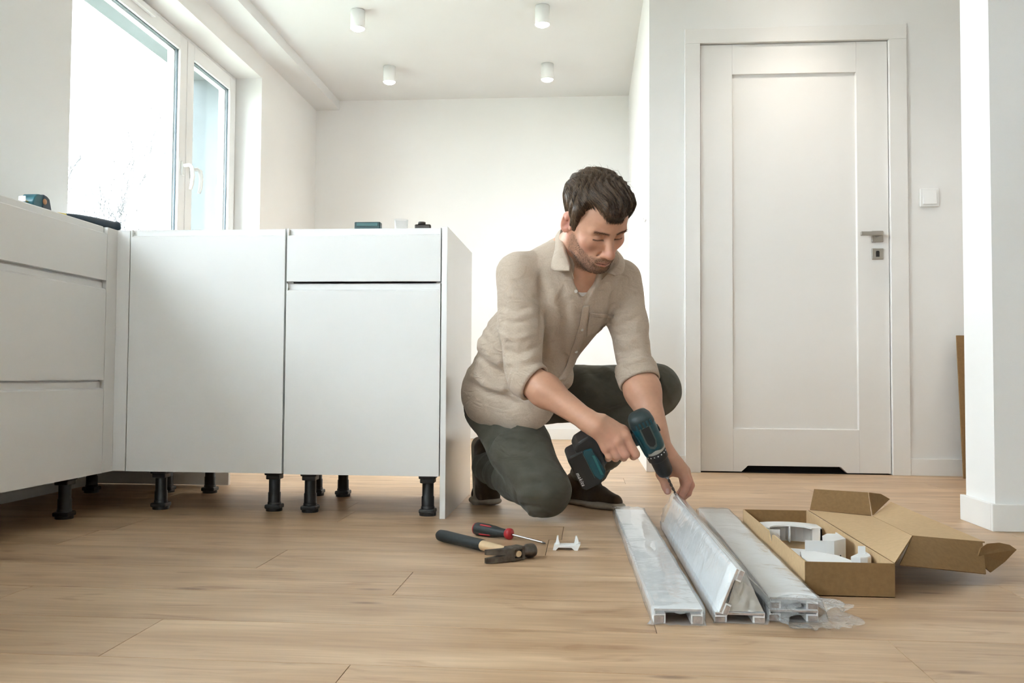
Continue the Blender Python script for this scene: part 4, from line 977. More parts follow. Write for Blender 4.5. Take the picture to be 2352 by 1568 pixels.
class Sdf:
    def __init__(s): s.ops = []
    def add(s, f, k=0.0): s.ops.append(('u', f, k)); return s
    def sub(s, f, k=0.0): s.ops.append(('s', f, k)); return s
    def cut(s, f, k=0.0): s.ops.append(('i', f, k)); return s          # keep the part where f<0
    def disp(s, f): s.ops.append(('d', f, 0.0)); return s
    def chain(s, pts, rad, k=0.006, k0=None):
        for i in range(len(pts)-1): s.add(rcone(pts[i], pts[i+1], rad[i], rad[i+1]), k0 if (i == 0 and k0 is not None) else k)
        return s
    @staticmethod
    def comb(op, d, e, k):
        if op == 'd': return d+e
        if op == 'u':
            if k <= 0: return np.minimum(d, e)
            h = np.clip(0.5+0.5*(d-e)/k, 0, 1); return d*(1-h)+e*h-k*h*(1-h)
        e2 = -e if op == 's' else e
        if k <= 0: return np.maximum(d, e2)
        h = np.clip(0.5+0.5*(e2-d)/k, 0, 1); return d*(1-h)+e2*h+k*h*(1-h)
    def eval(s, p):
        d = np.full(len(p), 1.0, np.float32)
        for op, f, k in s.ops: d = s.comb(op, d, f(p), k)
        return d
    def mesh(s, lo, hi, vox, B=8):
        lo = np.array(lo, np.float32); nb = np.ceil((np.array(hi)-lo)/(vox*B)).astype(int)
        I = np.stack(np.meshgrid(*[np.arange(n) for n in nb], indexing='ij'), -1).reshape(-1, 3)
        R = vox*B*0.866
        C = lo+(I+0.5)*vox*B; C = C.astype(np.float32)
        d = np.full(len(C), 1.0, np.float32); each = []
        for op, f, k in s.ops:
            if op == 'd': each.append(f.near(C) if hasattr(f, 'near') else np.zeros(len(C), np.float32)); continue
            e = f(C); each.append(e); d = s.comb(op, d, e, k)
        keep = np.abs(d) < 2.0*R+0.012
        I, C = I[keep], C[keep]; each = [e[keep] for e in each]
        g = np.arange(B+1); G = np.stack(np.meshgrid(g, g, g, indexing='ij'), -1).reshape(-1, 3)
        cv = []; ck = []; quads = []
        N = (nb*B+4).astype(np.int64)
        key = lambda q: (q[..., 0]*N[1]+q[..., 1])*N[2]+q[..., 2]
        CH = 3000; KM = max(k for _, _, k in s.ops)
        for c0 in range(0, len(I), CH):
            ib = I[c0:c0+CH]; n = len(ib); base = ib*B
            P = (lo+(base[:, None, :]+G[None])*vox).astype(np.float32)
            D = np.full((n, len(G)), 1.0, np.float32)
            for (op, f, k), e in zip(s.ops, each):
                rel = np.ones(n, bool) if op == 'i' else e[c0:c0+CH] < (1.1*R if op == 'd' else 2.3*R+1.6*max(k, min(KM, 0.035))+0.010)
                if not rel.any(): continue
                pp = P[rel].reshape(-1, 3); D[rel] = s.comb(op, D[rel].reshape(-1), f(pp), k).reshape(-1, len(G))
            D = D.reshape(n, B+1, B+1, B+1); D = np.where(D == 0, 1e-7, D)
            neg = D < 0
            # active cells
            cnt = sum(neg[:, a:B+a, b:B+b, c:B+c].astype(np.int8) for a in (0, 1) for b in (0, 1) for c in (0, 1))
            act = (cnt > 0) & (cnt < 8); w = np.argwhere(act)
            if len(w) == 0: continue
            bi, i, j, k3 = w.T
            acc = np.zeros((len(w), 3)); num = np.zeros(len(w))
            cor = {(a, b, c): D[bi, i+a, j+b, k3+c] for a in (0, 1) for b in (0, 1) for c in (0, 1)}
            for ax in range(3):
                o1, o2 = [q for q in range(3) if q != ax]
                for u in (0, 1):
                    for v in (0, 1):
                        p0 = [0, 0, 0]; p0[o1] = u; p0[o2] = v; p1 = list(p0); p1[ax] = 1
                        d0, d1 = cor[tuple(p0)], cor[tuple(p1)]; m = (d0 < 0) != (d1 < 0); t = np.where(m, d0/(d0-d1+1e-20), 0)
                        pt = np.array(p0, float)[None]+np.eye(3)[ax][None]*t[:, None]; acc += np.where(m[:, None], pt, 0); num += m
            cell = base[bi]+np.stack([i, j, k3], 1)
            cv.append(lo+(cell+acc/num[:, None])*vox); ck.append(key(cell.astype(np.int64)))
            for ax in range(3):
                s1 = [slice(0, B)]*3; s2 = list(s1); s2[ax] = slice(1, B+1)
                a, b = neg[(slice(None), *s1)], neg[(slice(None), *s2)]; e = np.argwhere(a != b)
                if len(e) == 0: continue
                fl = a[tuple(e.T)]; gc = base[e[:, 0]]+e[:, 1:]; o1, o2 = (ax+1) % 3, (ax+2) % 3
                q = []
                for u, v in ((-1, -1), (0, -1), (0, 0), (-1, 0)):
                    h = gc.copy(); h[:, o1] += u; h[:, o2] += v; q.append(key(h.astype(np.int64)))
                q = np.stack(q, 1); q[~fl] = q[~fl][:, ::-1]; quads.append(q)
        V = np.concatenate(cv); K = np.concatenate(ck); od = np.argsort(K); V = V[od]; K = K[od]
        Q = np.concatenate(quads); ix = np.searchsorted(K, Q); ix = np.clip(ix, 0, len(K)-1); ok = (K[ix] == Q).all(1)
        return V.astype(np.float32), ix[ok]
def scat(idx, val, n): return np.stack([np.bincount(idx, val[:, a], n) for a in range(3)], 1)
def vert_normals(V, Q):
    n = np.cross(V[Q[:, 2]]-V[Q[:, 0]], V[Q[:, 3]]-V[Q[:, 1]]); N = scat(Q.T.ravel(), np.tile(n, (4, 1)), len(V))
    return (N/(np.linalg.norm(N, axis=1, keepdims=True)+1e-12)).astype(np.float32)
def relax(V, Q, n=1, f=0.5):
    a = np.concatenate([Q[:, k] for k in (0, 1, 2, 3, 1, 2, 3, 0)]); b = np.concatenate([Q[:, k] for k in (1, 2, 3, 0, 0, 1, 2, 3)])
    c = np.maximum(np.bincount(a, minlength=len(V)), 1)[:, None]
    for _ in range(n): V = V+(scat(a, V[b], len(V))/c-V)*f
    return V.astype(np.float32)
def biggest(V, Q):
    """keep the largest connected surface only"""
    lab = np.arange(len(V))
    while True:
        m = lab[Q].min(1); new = lab.copy(); np.minimum.at(new, Q.ravel(), np.repeat(m, 4)); new = new[new]; new = new[new]
        if (new == lab).all(): break
        lab = new
    r, c = np.unique(lab, return_counts=True); k = lab == r[c.argmax()]; ix = np.cumsum(k)-1
    return V[k], ix[Q[k[Q[:, 0]]]]
def np_mesh(name, V, Q, mat, parent, colors=None):
    o = np.array(parent['_o'], np.float32); V = V-o
    me = bpy.data.meshes.new(name); me.vertices.add(len(V)); me.vertices.foreach_set('co', V.astype(np.float32).ravel())
    w = Q.shape[1]; me.loops.add(Q.size); me.loops.foreach_set('vertex_index', Q.astype(np.int32).ravel()); me.polygons.add(len(Q))
    me.polygons.foreach_set('loop_start', np.arange(0, Q.size, w, dtype=np.int32)); me.polygons.foreach_set('loop_total', np.full(len(Q), w, np.int32))
    me.polygons.foreach_set('use_smooth', np.ones(len(Q), bool)); me.update(calc_edges=True)
    me.materials.append(mat)
    if colors is not None:
        at = me.color_attributes.new('tone', 'FLOAT_COLOR', 'POINT'); c = np.ones((len(V), 4), np.float32); c[:, :3] = colors; at.data.foreach_set('color', c.ravel())
    ob = bpy.data.objects.new(name, me); COL.objects.link(ob); ob.parent = parent; ob['_o'] = list(map(float, o))
    return ob


# ------------------------------------------------------------------ the kneeling man
A_ = lambda p: np.array(p, np.float32)
CAMP = A_((0, 0, CAM_H))
def unit(v): v = np.asarray(v, np.float32); return v/np.linalg.norm(v)
def lerp(a, b, t): return A_(a)*(1-t)+A_(b)*t
def smooth01(x): x = np.clip(x, 0, 1); return x*x*(3-2*x)

# joints
NB = A_((-0.0461, 2.7600, 0.8197)); CHS = A_((-0.0735, 2.8100, 0.6837)); ABD = A_((-0.1896, 2.9400, 0.5382)); PEL = A_((-0.2591, 3.0300, 0.3944))
RS, RE, RW = A_((-0.2035, 2.6900, 0.7495)), A_((-0.1824, 2.6550, 0.4499)), A_((0.0297, 2.5480, 0.3074))
LS, LE, LW = A_((0.1118, 2.8700, 0.7507)), A_((0.1520, 2.8000, 0.4682)), A_((0.2255, 2.6680, 0.2296))
RH, RK, RA = A_((-0.2979, 3.0100, 0.3437)), A_((-0.1287, 2.8350, 0.0922)), A_((-0.3406, 3.1200, 0.1370))
LH, LK, LA = A_((-0.1366, 3.1400, 0.3859)), A_((0.2240, 3.0200, 0.4054)), A_((-0.0003, 3.2000, 0.1035))
UP = unit(NB-PEL); LX = unit(LS-RS); LX = unit(LX-UP*(LX @ UP)); FW = unit(np.cross(LX, UP)); RT = np.stack([LX, FW, UP])

person = empty('person', (-0.05, 2.98, 0), 'kneeling person in a beige linen shirt and dark trousers, drilling with both hands', 'person')

# ---- head frame (rows: person's left, forward, up)
HS = 1.05; HC = A_((0.0249, 2.62, 0.8969))
HM = A_(((0.8726, 0.4734, 0.1202), (0.4336, -0.6376, -0.6367), (0.2248, -0.6077, 0.7617)))
def hl(p): return ((p-HC) @ HM.T)/HS
def hw(q): return HC+(A_(q)*HS) @ HM
def hsym(fn):
    """evaluate a head-local distance mirrored left/right"""
    def f(p):
        q = hl(p); q = np.concatenate([np.abs(q[:, :1]), q[:, 1:]], 1); return fn(q)*HS
    return f
def hloc(fn): return lambda p: fn(hl(p))*HS

def skull(s):
    s.add(hloc(ell((0, -0.010, 0.036), (0.0745, 0.096, 0.083))), 0.02)
    s.add(hloc(ell((0, 0.030, 0.030), (0.064, 0.064, 0.060))), 0.03)
def build_body():
    b = Sdf(); skull(b)
    # face
    b.add(hloc(ell((0, 0.036, -0.030), (0.060, 0.056, 0.074))), 0.03)
    b.add(hsym(rcone((0.052, 0.000, -0.058), (0.020, 0.066, -0.098), 0.020, 0.017)), 0.028)
    b.add(hsym(rcone((0.058, -0.004, -0.015), (0.053, 0.000, -0.060), 0.017, 0.019)), 0.025)
    b.add(hloc(ell((0, 0.077, -0.099), (0.020, 0.017, 0.017))), 0.018)
    b.add(hsym(ell((0.043, 0.056, -0.024), (0.021, 0.022, 0.017))), 0.022)
    b.add(hsym(rcone((0.008, 0.087, 0.018), (0.046, 0.073, 0.019), 0.0095, 0.0085)), 0.012)
    b.sub(hsym(ell((0.030, 0.0965, 0.001), (0.0200, 0.0175, 0.0130))), 0.012)
    b.add(hsym(ell((0.0305, 0.0735, 0.0000), (0.0160, 0.0140, 0.0118))), 0.004)                         # eyeball under lowered lid
    b.sub(hsym(rcone((0.018, 0.0835, 0.0100), (0.043, 0.079, 0.0100), 0.0012, 0.0012)), 0.004)            # lid crease
    b.sub(hsym(rcone((0.018, 0.0868, -0.0060), (0.043, 0.080, -0.0052), 0.0014, 0.0012)), 0.003)          # lash line
    b.add(hsym(rcone((0.018, 0.0815, -0.0110), (0.040, 0.077, -0.0105), 0.0040, 0.0035)), 0.006)          # lower lid
    b.add(hloc(ell((0, 0.080, -0.062), (0.034, 0.020, 0.026))), 0.018)                                    # muzzle
    b.add(hloc(rcone((0, 0.085, 0.012), (0, 0.110, -0.034), 0.0085, 0.0115)), 0.010)                      # nose
    b.add(hloc(ell((0, 0.1120, -0.0390), (0.0138, 0.0130, 0.0118))), 0.008)
    b.add(hsym(ell((0.0138, 0.1000, -0.0425), (0.0088, 0.0110, 0.0084))), 0.006)
    b.sub(hsym(ell((0.0068, 0.1035, -0.0495), (0.0040, 0.0058, 0.0040))), 0.003)
    b.sub(hsym(rcone((0.017, 0.094, -0.040), (0.027, 0.083, -0.058), 0.0020, 0.0022)), 0.008)             # nasolabial fold
    b.add(hloc(rcone((-0.022, 0.0885, -0.0735), (0, 0.0985, -0.0700), 0.0030, 0.0052)), 0.005); b.add(hloc(rcone((0.022, 0.0885, -0.0735), (0, 0.0985, -0.0700), 0.0030, 0.0052)), 0.005)
    b.add(hloc(rcone((-0.016, 0.0900, -0.0795), (0, 0.0970, -0.0805), 0.0035, 0.0060)), 0.005); b.add(hloc(rcone((0.016, 0.0900, -0.0795), (0, 0.0970, -0.0805), 0.0035, 0.0060)), 0.005)
    b.sub(hsym(rcone((0, 0.1045, -0.0752), (0.024, 0.0905, -0.0745), 0.0016, 0.0014)), 0.0025)
    b.sub(hsym(ell((0, 0.098, -0.0895), (0.014, 0.006, 0.004))), 0.006)
    # ears
    eR = A_(((0.91, 0.40, 0.10), (-0.40, 0.92, 0.0), (-0.09, -0.04, 0.99)))
    b.add(hsym(ell((0.0830, -0.012, -0.003), (0.0058, 0.0190, 0.0315), eR)), 0.006)
    b.sub(hsym(ell((0.0900, -0.008, -0.003), (0.0075, 0.0125, 0.0205), eR)), 0.003)
    b.add(hsym(ell((0.0860, -0.010, 0.010), (0.0030, 0.0060, 0.0100), eR)), 0.004)
    b.add(hsym(ell((0.0780, 0.008, -0.010), (0.0040, 0.0045, 0.0080))), 0.004)
    # neck
    b.add(rcone(hw((0, -0.028, -0.045)), NB+FW*0.012, 0.056*HS, 0.062), 0.03)
    b.add(rcone(hw((0, 0.030, -0.085)), NB+FW*0.075+UP*-0.02, 0.030, 0.040), 0.03)
    b.add(hloc(ell((0, 0.022, -0.118), (0.012, 0.012, 0.014))), 0.02)
    # torso and arms under the clothes
    b.add(rcone(NB-UP*0.01, lerp(RS, NB, 0.15), 0.055, 0.045), 0.05); b.add(rcone(NB-UP*0.01, lerp(LS, NB, 0.15), 0.055, 0.045), 0.05)
    b.add(ell(CHS+FW*0.004, (0.150, 0.104, 0.17), RT), 0.05);
    b.chain([RS, RE], [0.052, 0.043], 0.03); b.chain([LS, LE], [0.052, 0.044], 0.03)
    fa = lerp(RE, RW, 0.30)
    b.add(rcone(RE, fa, 0.042, 0.0455), 0.02); b.add(rcone(fa, RW, 0.0445, 0.0265), 0.03); b.add(rcone(lerp(RE, RW, 0.9), RW, 0.028, 0.0275), 0.02)
    fa = lerp(LE, LW, 0.25)
    b.add(rcone(LE, fa, 0.048, 0.0520), 0.02); b.add(rcone(fa, LW, 0.0510, 0.0270), 0.03)
    # right hand closed round the drill grip
    k = 0.010
    MI, MM, MR, MP = A_((0.1109, 2.5500, 0.2815)), A_((0.0901, 2.5430, 0.2684)), A_((0.0721, 2.5450, 0.2560)), A_((0.0554, 2.5520, 0.2467))
    for m, r0, r1 in ((MI, 0.023, 0.0155), (MM, 0.024, 0.0150), (MR, 0.023, 0.0142), (MP, 0.021, 0.0132)): b.add(rcone(RW, m, r0, r1), 0.014)
    b.add(rcone(A_((0.0470, 2.5650, 0.3238)), A_((0.1033, 2.5720, 0.2946)), 0.020, 0.0165), 0.016)                    # thumb base
    b.chain([A_((0.1033, 2.5720, 0.2946)), A_((0.1266, 2.6000, 0.2735)), A_((0.1327, 2.6220, 0.2422))], [0.0150, 0.0125, 0.0105], 0.005, 0.010)
    for pts, rr in (([MI, A_((0.1376, 2.5530, 0.2320)), A_((0.1346, 2.5880, 0.2240)), A_((0.1257, 2.6060, 0.2396))], [0.0150, 0.0128, 0.0115, 0.0100]),
                    ([MM, A_((0.1095, 2.5440, 0.2311)), A_((0.1062, 2.5800, 0.2207)), A_((0.0973, 2.6060, 0.2380))], [0.0146, 0.0124, 0.0112, 0.0098]),
                    ([MR, A_((0.0867, 2.5460, 0.2283)), A_((0.0842, 2.5800, 0.2179)), A_((0.0775, 2.6040, 0.2355))], [0.0138, 0.0116, 0.0106, 0.0092]),
                    ([MP, A_((0.0651, 2.5520, 0.2274)), A_((0.0634, 2.5800, 0.2176)), A_((0.0577, 2.6020, 0.2329))], [0.0126, 0.0106, 0.0096, 0.0086])):
        b.chain(pts, rr, 0.0035, 0.0045)
    for m in (MI, MM, MR, MP): b.add(ell(m+A_((0, -0.006, 0.004)), (0.0090, 0.0100, 0.0095)), 0.010)     # knuckles
    # left hand pinching the profile end
    mi, mm, mr, mp = A_((0.2795, 2.6820, 0.1798)), A_((0.2902, 2.7000, 0.1731)), A_((0.2920, 2.7170, 0.1637)), A_((0.2861, 2.7330, 0.1567))
    for m, r0, r1 in ((mi, 0.025, 0.0160), (mm, 0.025, 0.0155), (mr, 0.023, 0.0145), (mp, 0.021, 0.0130)): b.add(rcone(LW, m, r0, r1), 0.014)
    b.chain([LW+A_((-0.004, 0.006, -0.006)), A_((0.2227, 2.6940, 0.1613)), A_((0.2355, 2.6970, 0.1280)), A_((0.2391, 2.6940, 0.1145))], [0.0225, 0.0150, 0.0130, 0.0112], 0.008, 0.014)
    b.add(rcone(A_((0.2252, 2.6940, 0.1715)), A_((0.2713, 2.7000, 0.1690)), 0.013, 0.013), 0.018)                    # web of the thumb
    for pts, rr in (([mi, A_((0.2952, 2.6880, 0.1453)), A_((0.2892, 2.6910, 0.1195)), A_((0.2819, 2.6940, 0.1025))], [0.0148, 0.0128, 0.0112, 0.0092]),
                    ([mm, A_((0.3075, 2.7080, 0.1304)), A_((0.3002, 2.7110, 0.1070)), A_((0.2900, 2.7110, 0.0954))], [0.0142, 0.0124, 0.0110, 0.0090]),
                    ([mr, A_((0.3046, 2.7280, 0.1229)), A_((0.2933, 2.7290, 0.1020)), A_((0.2842, 2.7280, 0.0930))], [0.0132, 0.0116, 0.0102, 0.0086]),
                    ([mp, A_((0.2923, 2.7440, 0.1220)), A_((0.2820, 2.7440, 0.1051)), A_((0.2742, 2.7430, 0.0986))], [0.0120, 0.0104, 0.0092, 0.0080])):
        b.chain(pts, rr, 0.0035, 0.0045)
    b.disp(softnoise(70, 0.0004, 3))
    V, Q = b.mesh((-0.42, 2.40, 0.02), (0.36, 3.10, 1.12), 0.0023)
    V, Q = biggest(V, Q); V = relax(V, Q, 1, 0.4)
    return b, V, Q
BODY, BV, BQ = build_body()

def beard_w(q):
    x, y, z = np.abs(q[:, 0]), q[:, 1], q[:, 2]
    zc = np.where(y < 0.082, -0.012-(np.clip(y, 0.0, 0.082)-0.012)*0.62, -0.0535)
    w = smooth01((zc-z)/np.where(y < 0.078, 0.016, 0.006))*smooth01((y+0.000)/0.018)*smooth01((z+0.132)/0.012)
    lips = (x/0.024)**2+((z+0.0760)/0.0082)**2
    w *= np.where(y > 0.075, smooth01((lips-0.8)/0.6), 1)
    w *= np.where((x < 0.012) & (z > -0.056), 0.3, 1)
    return w
def skin_colors(V):
    c = np.tile(A_((0.60, 0.325, 0.215)), (len(V), 1)); q = hl(V); head = (q[:, 2] > -0.14) & (np.linalg.norm(q-A_((0, 0.02, 0)), axis=1) < 0.17)
    def mix(m, col, w): c[m] = c[m]*(1-w[:, None])+A_(col)*w[:, None]
    h = np.where(head)[0]; x, y, z = np.abs(q[h, 0]), q[h, 1], q[h, 2]
    def blob(px, py, pz, r): return np.exp(-(((x-px)/r)**2+((y-py)/r)**2+((z-pz)/r)**2))
    mix(h, (0.60, 0.25, 0.18), 0.75*blob(0.042, 0.062, -0.030, 0.024)); mix(h, (0.60, 0.26, 0.20), 0.65*blob(0, 0.112, -0.038, 0.018))
    mix(h, (0.62, 0.27, 0.19), np.clip(0.8*(x > 0.068)*(np.abs(z+0.005) < 0.045)*smooth01((x-0.070)/0.010), 0, 0.85)*(y < 0.03))
    mix(h, (0.34, 0.10, 0.07), 0.8*np.exp(-(((x-0.085)/0.010)**2+((y+0.006)/0.011)**2+((z+0.004)/0.018)**2)))
    mix(h, (0.42, 0.21, 0.14), 0.5*blob(0.031, 0.085, -0.010, 0.013)); bz = 0.0195+0.10*(x-0.012)-2.6*np.clip(x-0.014, 0, 1)**2; mix(h, (0.22, 0.12, 0.08), 0.6*np.exp(-((z-bz)/0.0035)**2)*((x > 0.009) & (x < 0.050) & (y > 0.055)))
    lips = (x/0.023)**2+((z+0.0752)/0.0088)**2; mix(h, (0.47, 0.20, 0.155), np.where((y > 0.078), smooth01((1.15-lips)/0.5), 0)*0.75)
    mouth = (np.abs(z+0.0748) < 0.0018) & (y > 0.082) & (x < 0.024); mix(h, (0.10, 0.03, 0.025), mouth*0.8)
    lash = smooth01(1-np.abs(z+0.0056)/0.0034)*((x > 0.016) & (x < 0.046) & (y > 0.068)); mix(h, (0.035, 0.018, 0.013), lash*0.95)
    lid = smooth01(1-np.abs(z-0.0102)/0.0022)*((x > 0.016) & (x < 0.045) & (y > 0.066)); mix(h, (0.25, 0.11, 0.07), lid*0.6)
    bw = beard_w(q[h]); mix(h, (0.17, 0.10, 0.068), bw*(0.40+0.25*smooth01((-0.075-z)/0.02)))
    # hands: pinker knuckles, fingertips
    for p, r, w in (((0.1021, 2.5400, 0.2362), 0.035, 0.5), ((0.0656, 2.5300, 0.2847), 0.03, 0.25), ((0.2916, 2.6900, 0.1247), 0.04, 0.55), ((0.2370, 2.6850, 0.1143), 0.018, 0.5)):
        d = np.linalg.norm(V-A_(p), axis=1); m = np.where(d < r*2)[0]; mix(m, (0.56, 0.25, 0.20), w*np.exp(-(d[m]/r)**2))
    d = np.linalg.norm((V-A_((0.2378, 2.6800, 0.1150)))/A_((0.0065, 0.008, 0.009)), axis=1); m = np.where(d < 1)[0]; mix(m, (0.66, 0.42, 0.36), np.full(len(m), 0.7))
    rr = softnoise(55, 1.0, 2)(V.astype(np.float32)); c *= (1+0.05*rr)[:, None]
    return np.clip(c, 0, 1)
def tone_mat(name, rough, sss=0.0, nscale=90, nvar=0.06, bump=0.15, bscale=500, spec=0.45):
    m = nmat(name, (1, 1, 1), rough, var=nvar, vscale=nscale, bump=bump, bscale=bscale, spec=spec, sss=sss)
    nt = m.node_tree; N = nt.nodes; L = nt.links; b = N['Principled BSDF']; rp = [n for n in N if n.type == 'VALTORGB'][0]
    rp.color_ramp.elements[1].color = (1, 1, 1, 1)
    at = N.new('ShaderNodeAttribute'); at.attribute_name = 'tone'
    mx = N.new('ShaderNodeMix'); mx.data_type = 'RGBA'; mx.blend_type = 'MULTIPLY'; mx.inputs[0].default_value = 1.0
    L.new(at.outputs['Color'], mx.inputs[6]); L.new(rp.outputs[0], mx.inputs[7]); L.new(mx.outputs[2], b.inputs['Base Color'])
    return m
SKIN = tone_mat('skin', 0.48, sss=0.12, bump=0.08, bscale=700)
body = np_mesh('body', BV, BQ, SKIN, person, skin_colors(BV))

# ---- hair
HAIRM = tone_mat('dark_brown_hair', 0.38, nscale=300, nvar=0.2, bump=0.3, bscale=900, spec=0.6)
ANG = np.radians([0, 17, 30, 46, 58, 63, 67, 72, 82, 90, 104, 118, 140, 180]); ZL = np.array([0.061, 0.064, 0.074, 0.083, 0.078, 0.050, 0.012, -0.024, -0.020, 0.028, 0.022, -0.030, -0.062, -0.068])
def hair_m(q):
    a = np.arctan2(np.abs(q[:, 0])*1.25, q[:, 1]+0.01); return q[:, 2]-np.interp(a, ANG, ZL)
def cap_sdf():
    s = Sdf(); skull(s); s.add(hsym(rcone((0.056, -0.004, -0.010), (0.053, 0.000, -0.045), 0.0175, 0.017)), 0.02)
    def thick(p):
        q = hl(p); m = hair_m(q); top = smooth01((q[:, 2]-0.00)/0.085)
        t = (0.0045+0.0185*top)*smooth01(m/0.026+0.12)
        t = t+(0.0022*np.sin(q[:, 0]*330+q[:, 1]*60+5*np.sin(q[:, 1]*55))+0.0016*np.sin(q[:, 0]*170-q[:, 1]*90+2))*smooth01(m/0.02)*(0.35+0.65*top)
        return -t*HS
    s.disp(thick)
    s.cut(lambda p: -hair_m(hl(p))*0.6*HS, 0.004)
    return s
CAP = cap_sdf()
HV, HQ = CAP.mesh(hw((0, 0, 0))-0.19, hw((0, 0, 0))+0.19, 0.0024)
rng = np.random.default_rng(5)
def strands(starts, dirfn, length, K, r, lift, base_sdf, jitter, colA, colB):
    P = np.zeros((len(starts), K, 3), np.float32); P[:, 0] = starts; ln = length*rng.uniform(0.6, 1.2, len(starts)); jt = rng.normal(0, jitter, (len(starts), 3)).astype(np.float32)
    c = hw((0, -0.005, 0.02))
    for i in range(1, K):
        d = dirfn(hl(P[:, i-1]))+jt; n = P[:, i-1]-c; n /= np.linalg.norm(n, axis=1, keepdims=True)
        d = d @ HM; d -= n*(d*n).sum(1, keepdims=True); d /= np.linalg.norm(d, axis=1, keepdims=True)+1e-9
        p = P[:, i-1]+d*(ln/(K-1))[:, None]; dist = base_sdf.eval(p.astype(np.float32)); lf = lift(i/(K-1))
        P[:, i] = p-n*np.clip(dist-lf, -0.02, 0.02)[:, None]
    return tubes(P, r, colA, colB)
def tubes(P, r, colA, colB):
    N, K, _ = P.shape; T = np.gradient(P, axis=1); T /= np.linalg.norm(T, axis=2, keepdims=True)+1e-9
    ref = np.tile(A_((0.3, 0.2, 0.93)), (N, K, 1)); u = np.cross(T, ref); u /= np.linalg.norm(u, axis=2, keepdims=True)+1e-9; w = np.cross(T, u)
    rad = (r*(1-0.8*np.linspace(0, 1, K)**2))[None, :, None]
    V = np.stack([P+(u*math.cos(a)+w*math.sin(a))*rad for a in (0, 2.094, 4.189)], 2).reshape(-1, 3)
    i = np.arange(N)[:, None, None]*K*3; j = np.arange(K-1)[None, :, None]*3; s = np.arange(3)[None, None, :]; s2 = (s+1) % 3
    Q = np.stack([i+j+s, i+j+s2, i+j+3+s2, i+j+3+s], -1).reshape(-1, 4)
    t = rng.uniform(0, 1, (N, 1, 1)); c = A_(colA)*(1-t)+A_(colB)*t; C = np.broadcast_to(c[:, :, None, :], (N, K, 3, 3)).reshape(-1, 3)
    return V.astype(np.float32), Q, C
def hairdir(q):
    top = smooth01((q[:, 2]-0.045)/0.05)[:, None]
    front = np.stack([0.35*np.sin(q[:, 1]*28+q[:, 0]*20)-q[:, 0]*2.0, np.ones(len(q)), np.full(len(q), -0.15)], 1)
    side = np.stack([q[:, 0]*0, np.full(len(q), 0.30), np.full(len(q), -1.0)], 1)
    side[:, 1] = np.where(q[:, 1] < -0.02, 0.35, 0.55)
    return front*top+side*(1-top)
pick = HV[rng.choice(len(HV), min(9000, len(HV)), replace=False)]; mm_ = hair_m(hl(pick)); pick = pick[mm_ > 0.004]
s1 = strands(pick, hairdir, 0.048, 8, 0.00058, lambda t: 0.0006+0.0020*math.sin(t*2.8), CAP, 0.11, (0.022, 0.013, 0.008), (0.21, 0.125, 0.068))
fr = HV[(np.abs(hl(HV)[:, 0]-0.004) < 0.030) & (hl(HV)[:, 1] > 0.055)]; fr = fr[rng.choice(len(fr), 420)]
s2 = strands(fr, lambda q: np.stack([0.2*np.sin(q[:, 0]*90), np.full(len(q), 0.75), np.full(len(q), -0.75)], 1), 0.026, 6, 0.0007, lambda t: 0.001+0.006*t, CAP, 0.2, (0.022, 0.013, 0.008), (0.12, 0.072, 0.042))
wisp = HV[(hl(HV)[:, 2] > 0.105)]; wisp = wisp[rng.choice(len(wisp), 26)]
s3 = strands(wisp, lambda q: np.stack([np.sin(q[:, 1]*40), np.full(len(q), 0.3), np.full(len(q), 0.2)], 1), 0.036, 7, 0.00045, lambda t: 0.001+0.014*t, CAP, 0.5, (0.05, 0.03, 0.02), (0.14, 0.09, 0.05))
def join(parts):
    V = []; Q = []; C = []; k = 0
    for v, q, c in parts: V.append(v); Q.append(q+k); C.append(c); k += len(v)
    return np.concatenate(V), np.concatenate(Q), np.concatenate(C)
capc = np.tile(A_((0.030, 0.019, 0.012)), (len(HV), 1)); side = smooth01((0.03-hl(HV)[:, 2])/0.05); capc = capc*(1+0.8*side[:, None])
hv, hq, hc = join([(HV, HQ, capc), s1, s2, s3]); np_mesh('hair', hv, hq, HAIRM, person, hc)
# beard and eyebrows as short hairs
ql = hl(BV); near = np.linalg.norm(ql-A_((0, 0.02, -0.05)), axis=1) < 0.12; bn = vert_normals(BV, BQ)
def short_hairs(idx, n, length, r, d0, colA, colB, prob=None):
    idx = rng.choice(idx, n, p=prob); P0 = BV[idx]-bn[idx]*0.0006; d = bn[idx]*0.45+(d0(ql[idx]) @ HM)+rng.normal(0, 0.22, (n, 3)); d /= np.linalg.norm(d, axis=1, keepdims=True)
    ln = length*rng.uniform(0.5, 1.2, n); t = np.linspace(0, 1, 3)[None, :, None]; P = P0[:, None]+d[:, None]*(ln[:, None, None]*t); return tubes(P.astype(np.float32), r, colA, colB)
bi = np.where(near)[0]; w = beard_w(ql[bi])**1.5; w = w*(0.35+0.9*smooth01((ql[bi, 1]-0.02)/0.04)+0.6*smooth01((-0.085-ql[bi, 2])/0.02)); bi = bi[w > 0.02]; w = w[w > 0.02]; w /= w.sum()
bd = short_hairs(bi, 3800, 0.0044, 0.00030, lambda q: np.stack([q[:, 0]*3, q[:, 0]*0+0.25, q[:, 0]*0-0.75], 1), (0.035, 0.020, 0.013), (0.20, 0.11, 0.065), w)
v, q, c = bd; np_mesh('beard', v, q, HAIRM, person, c)
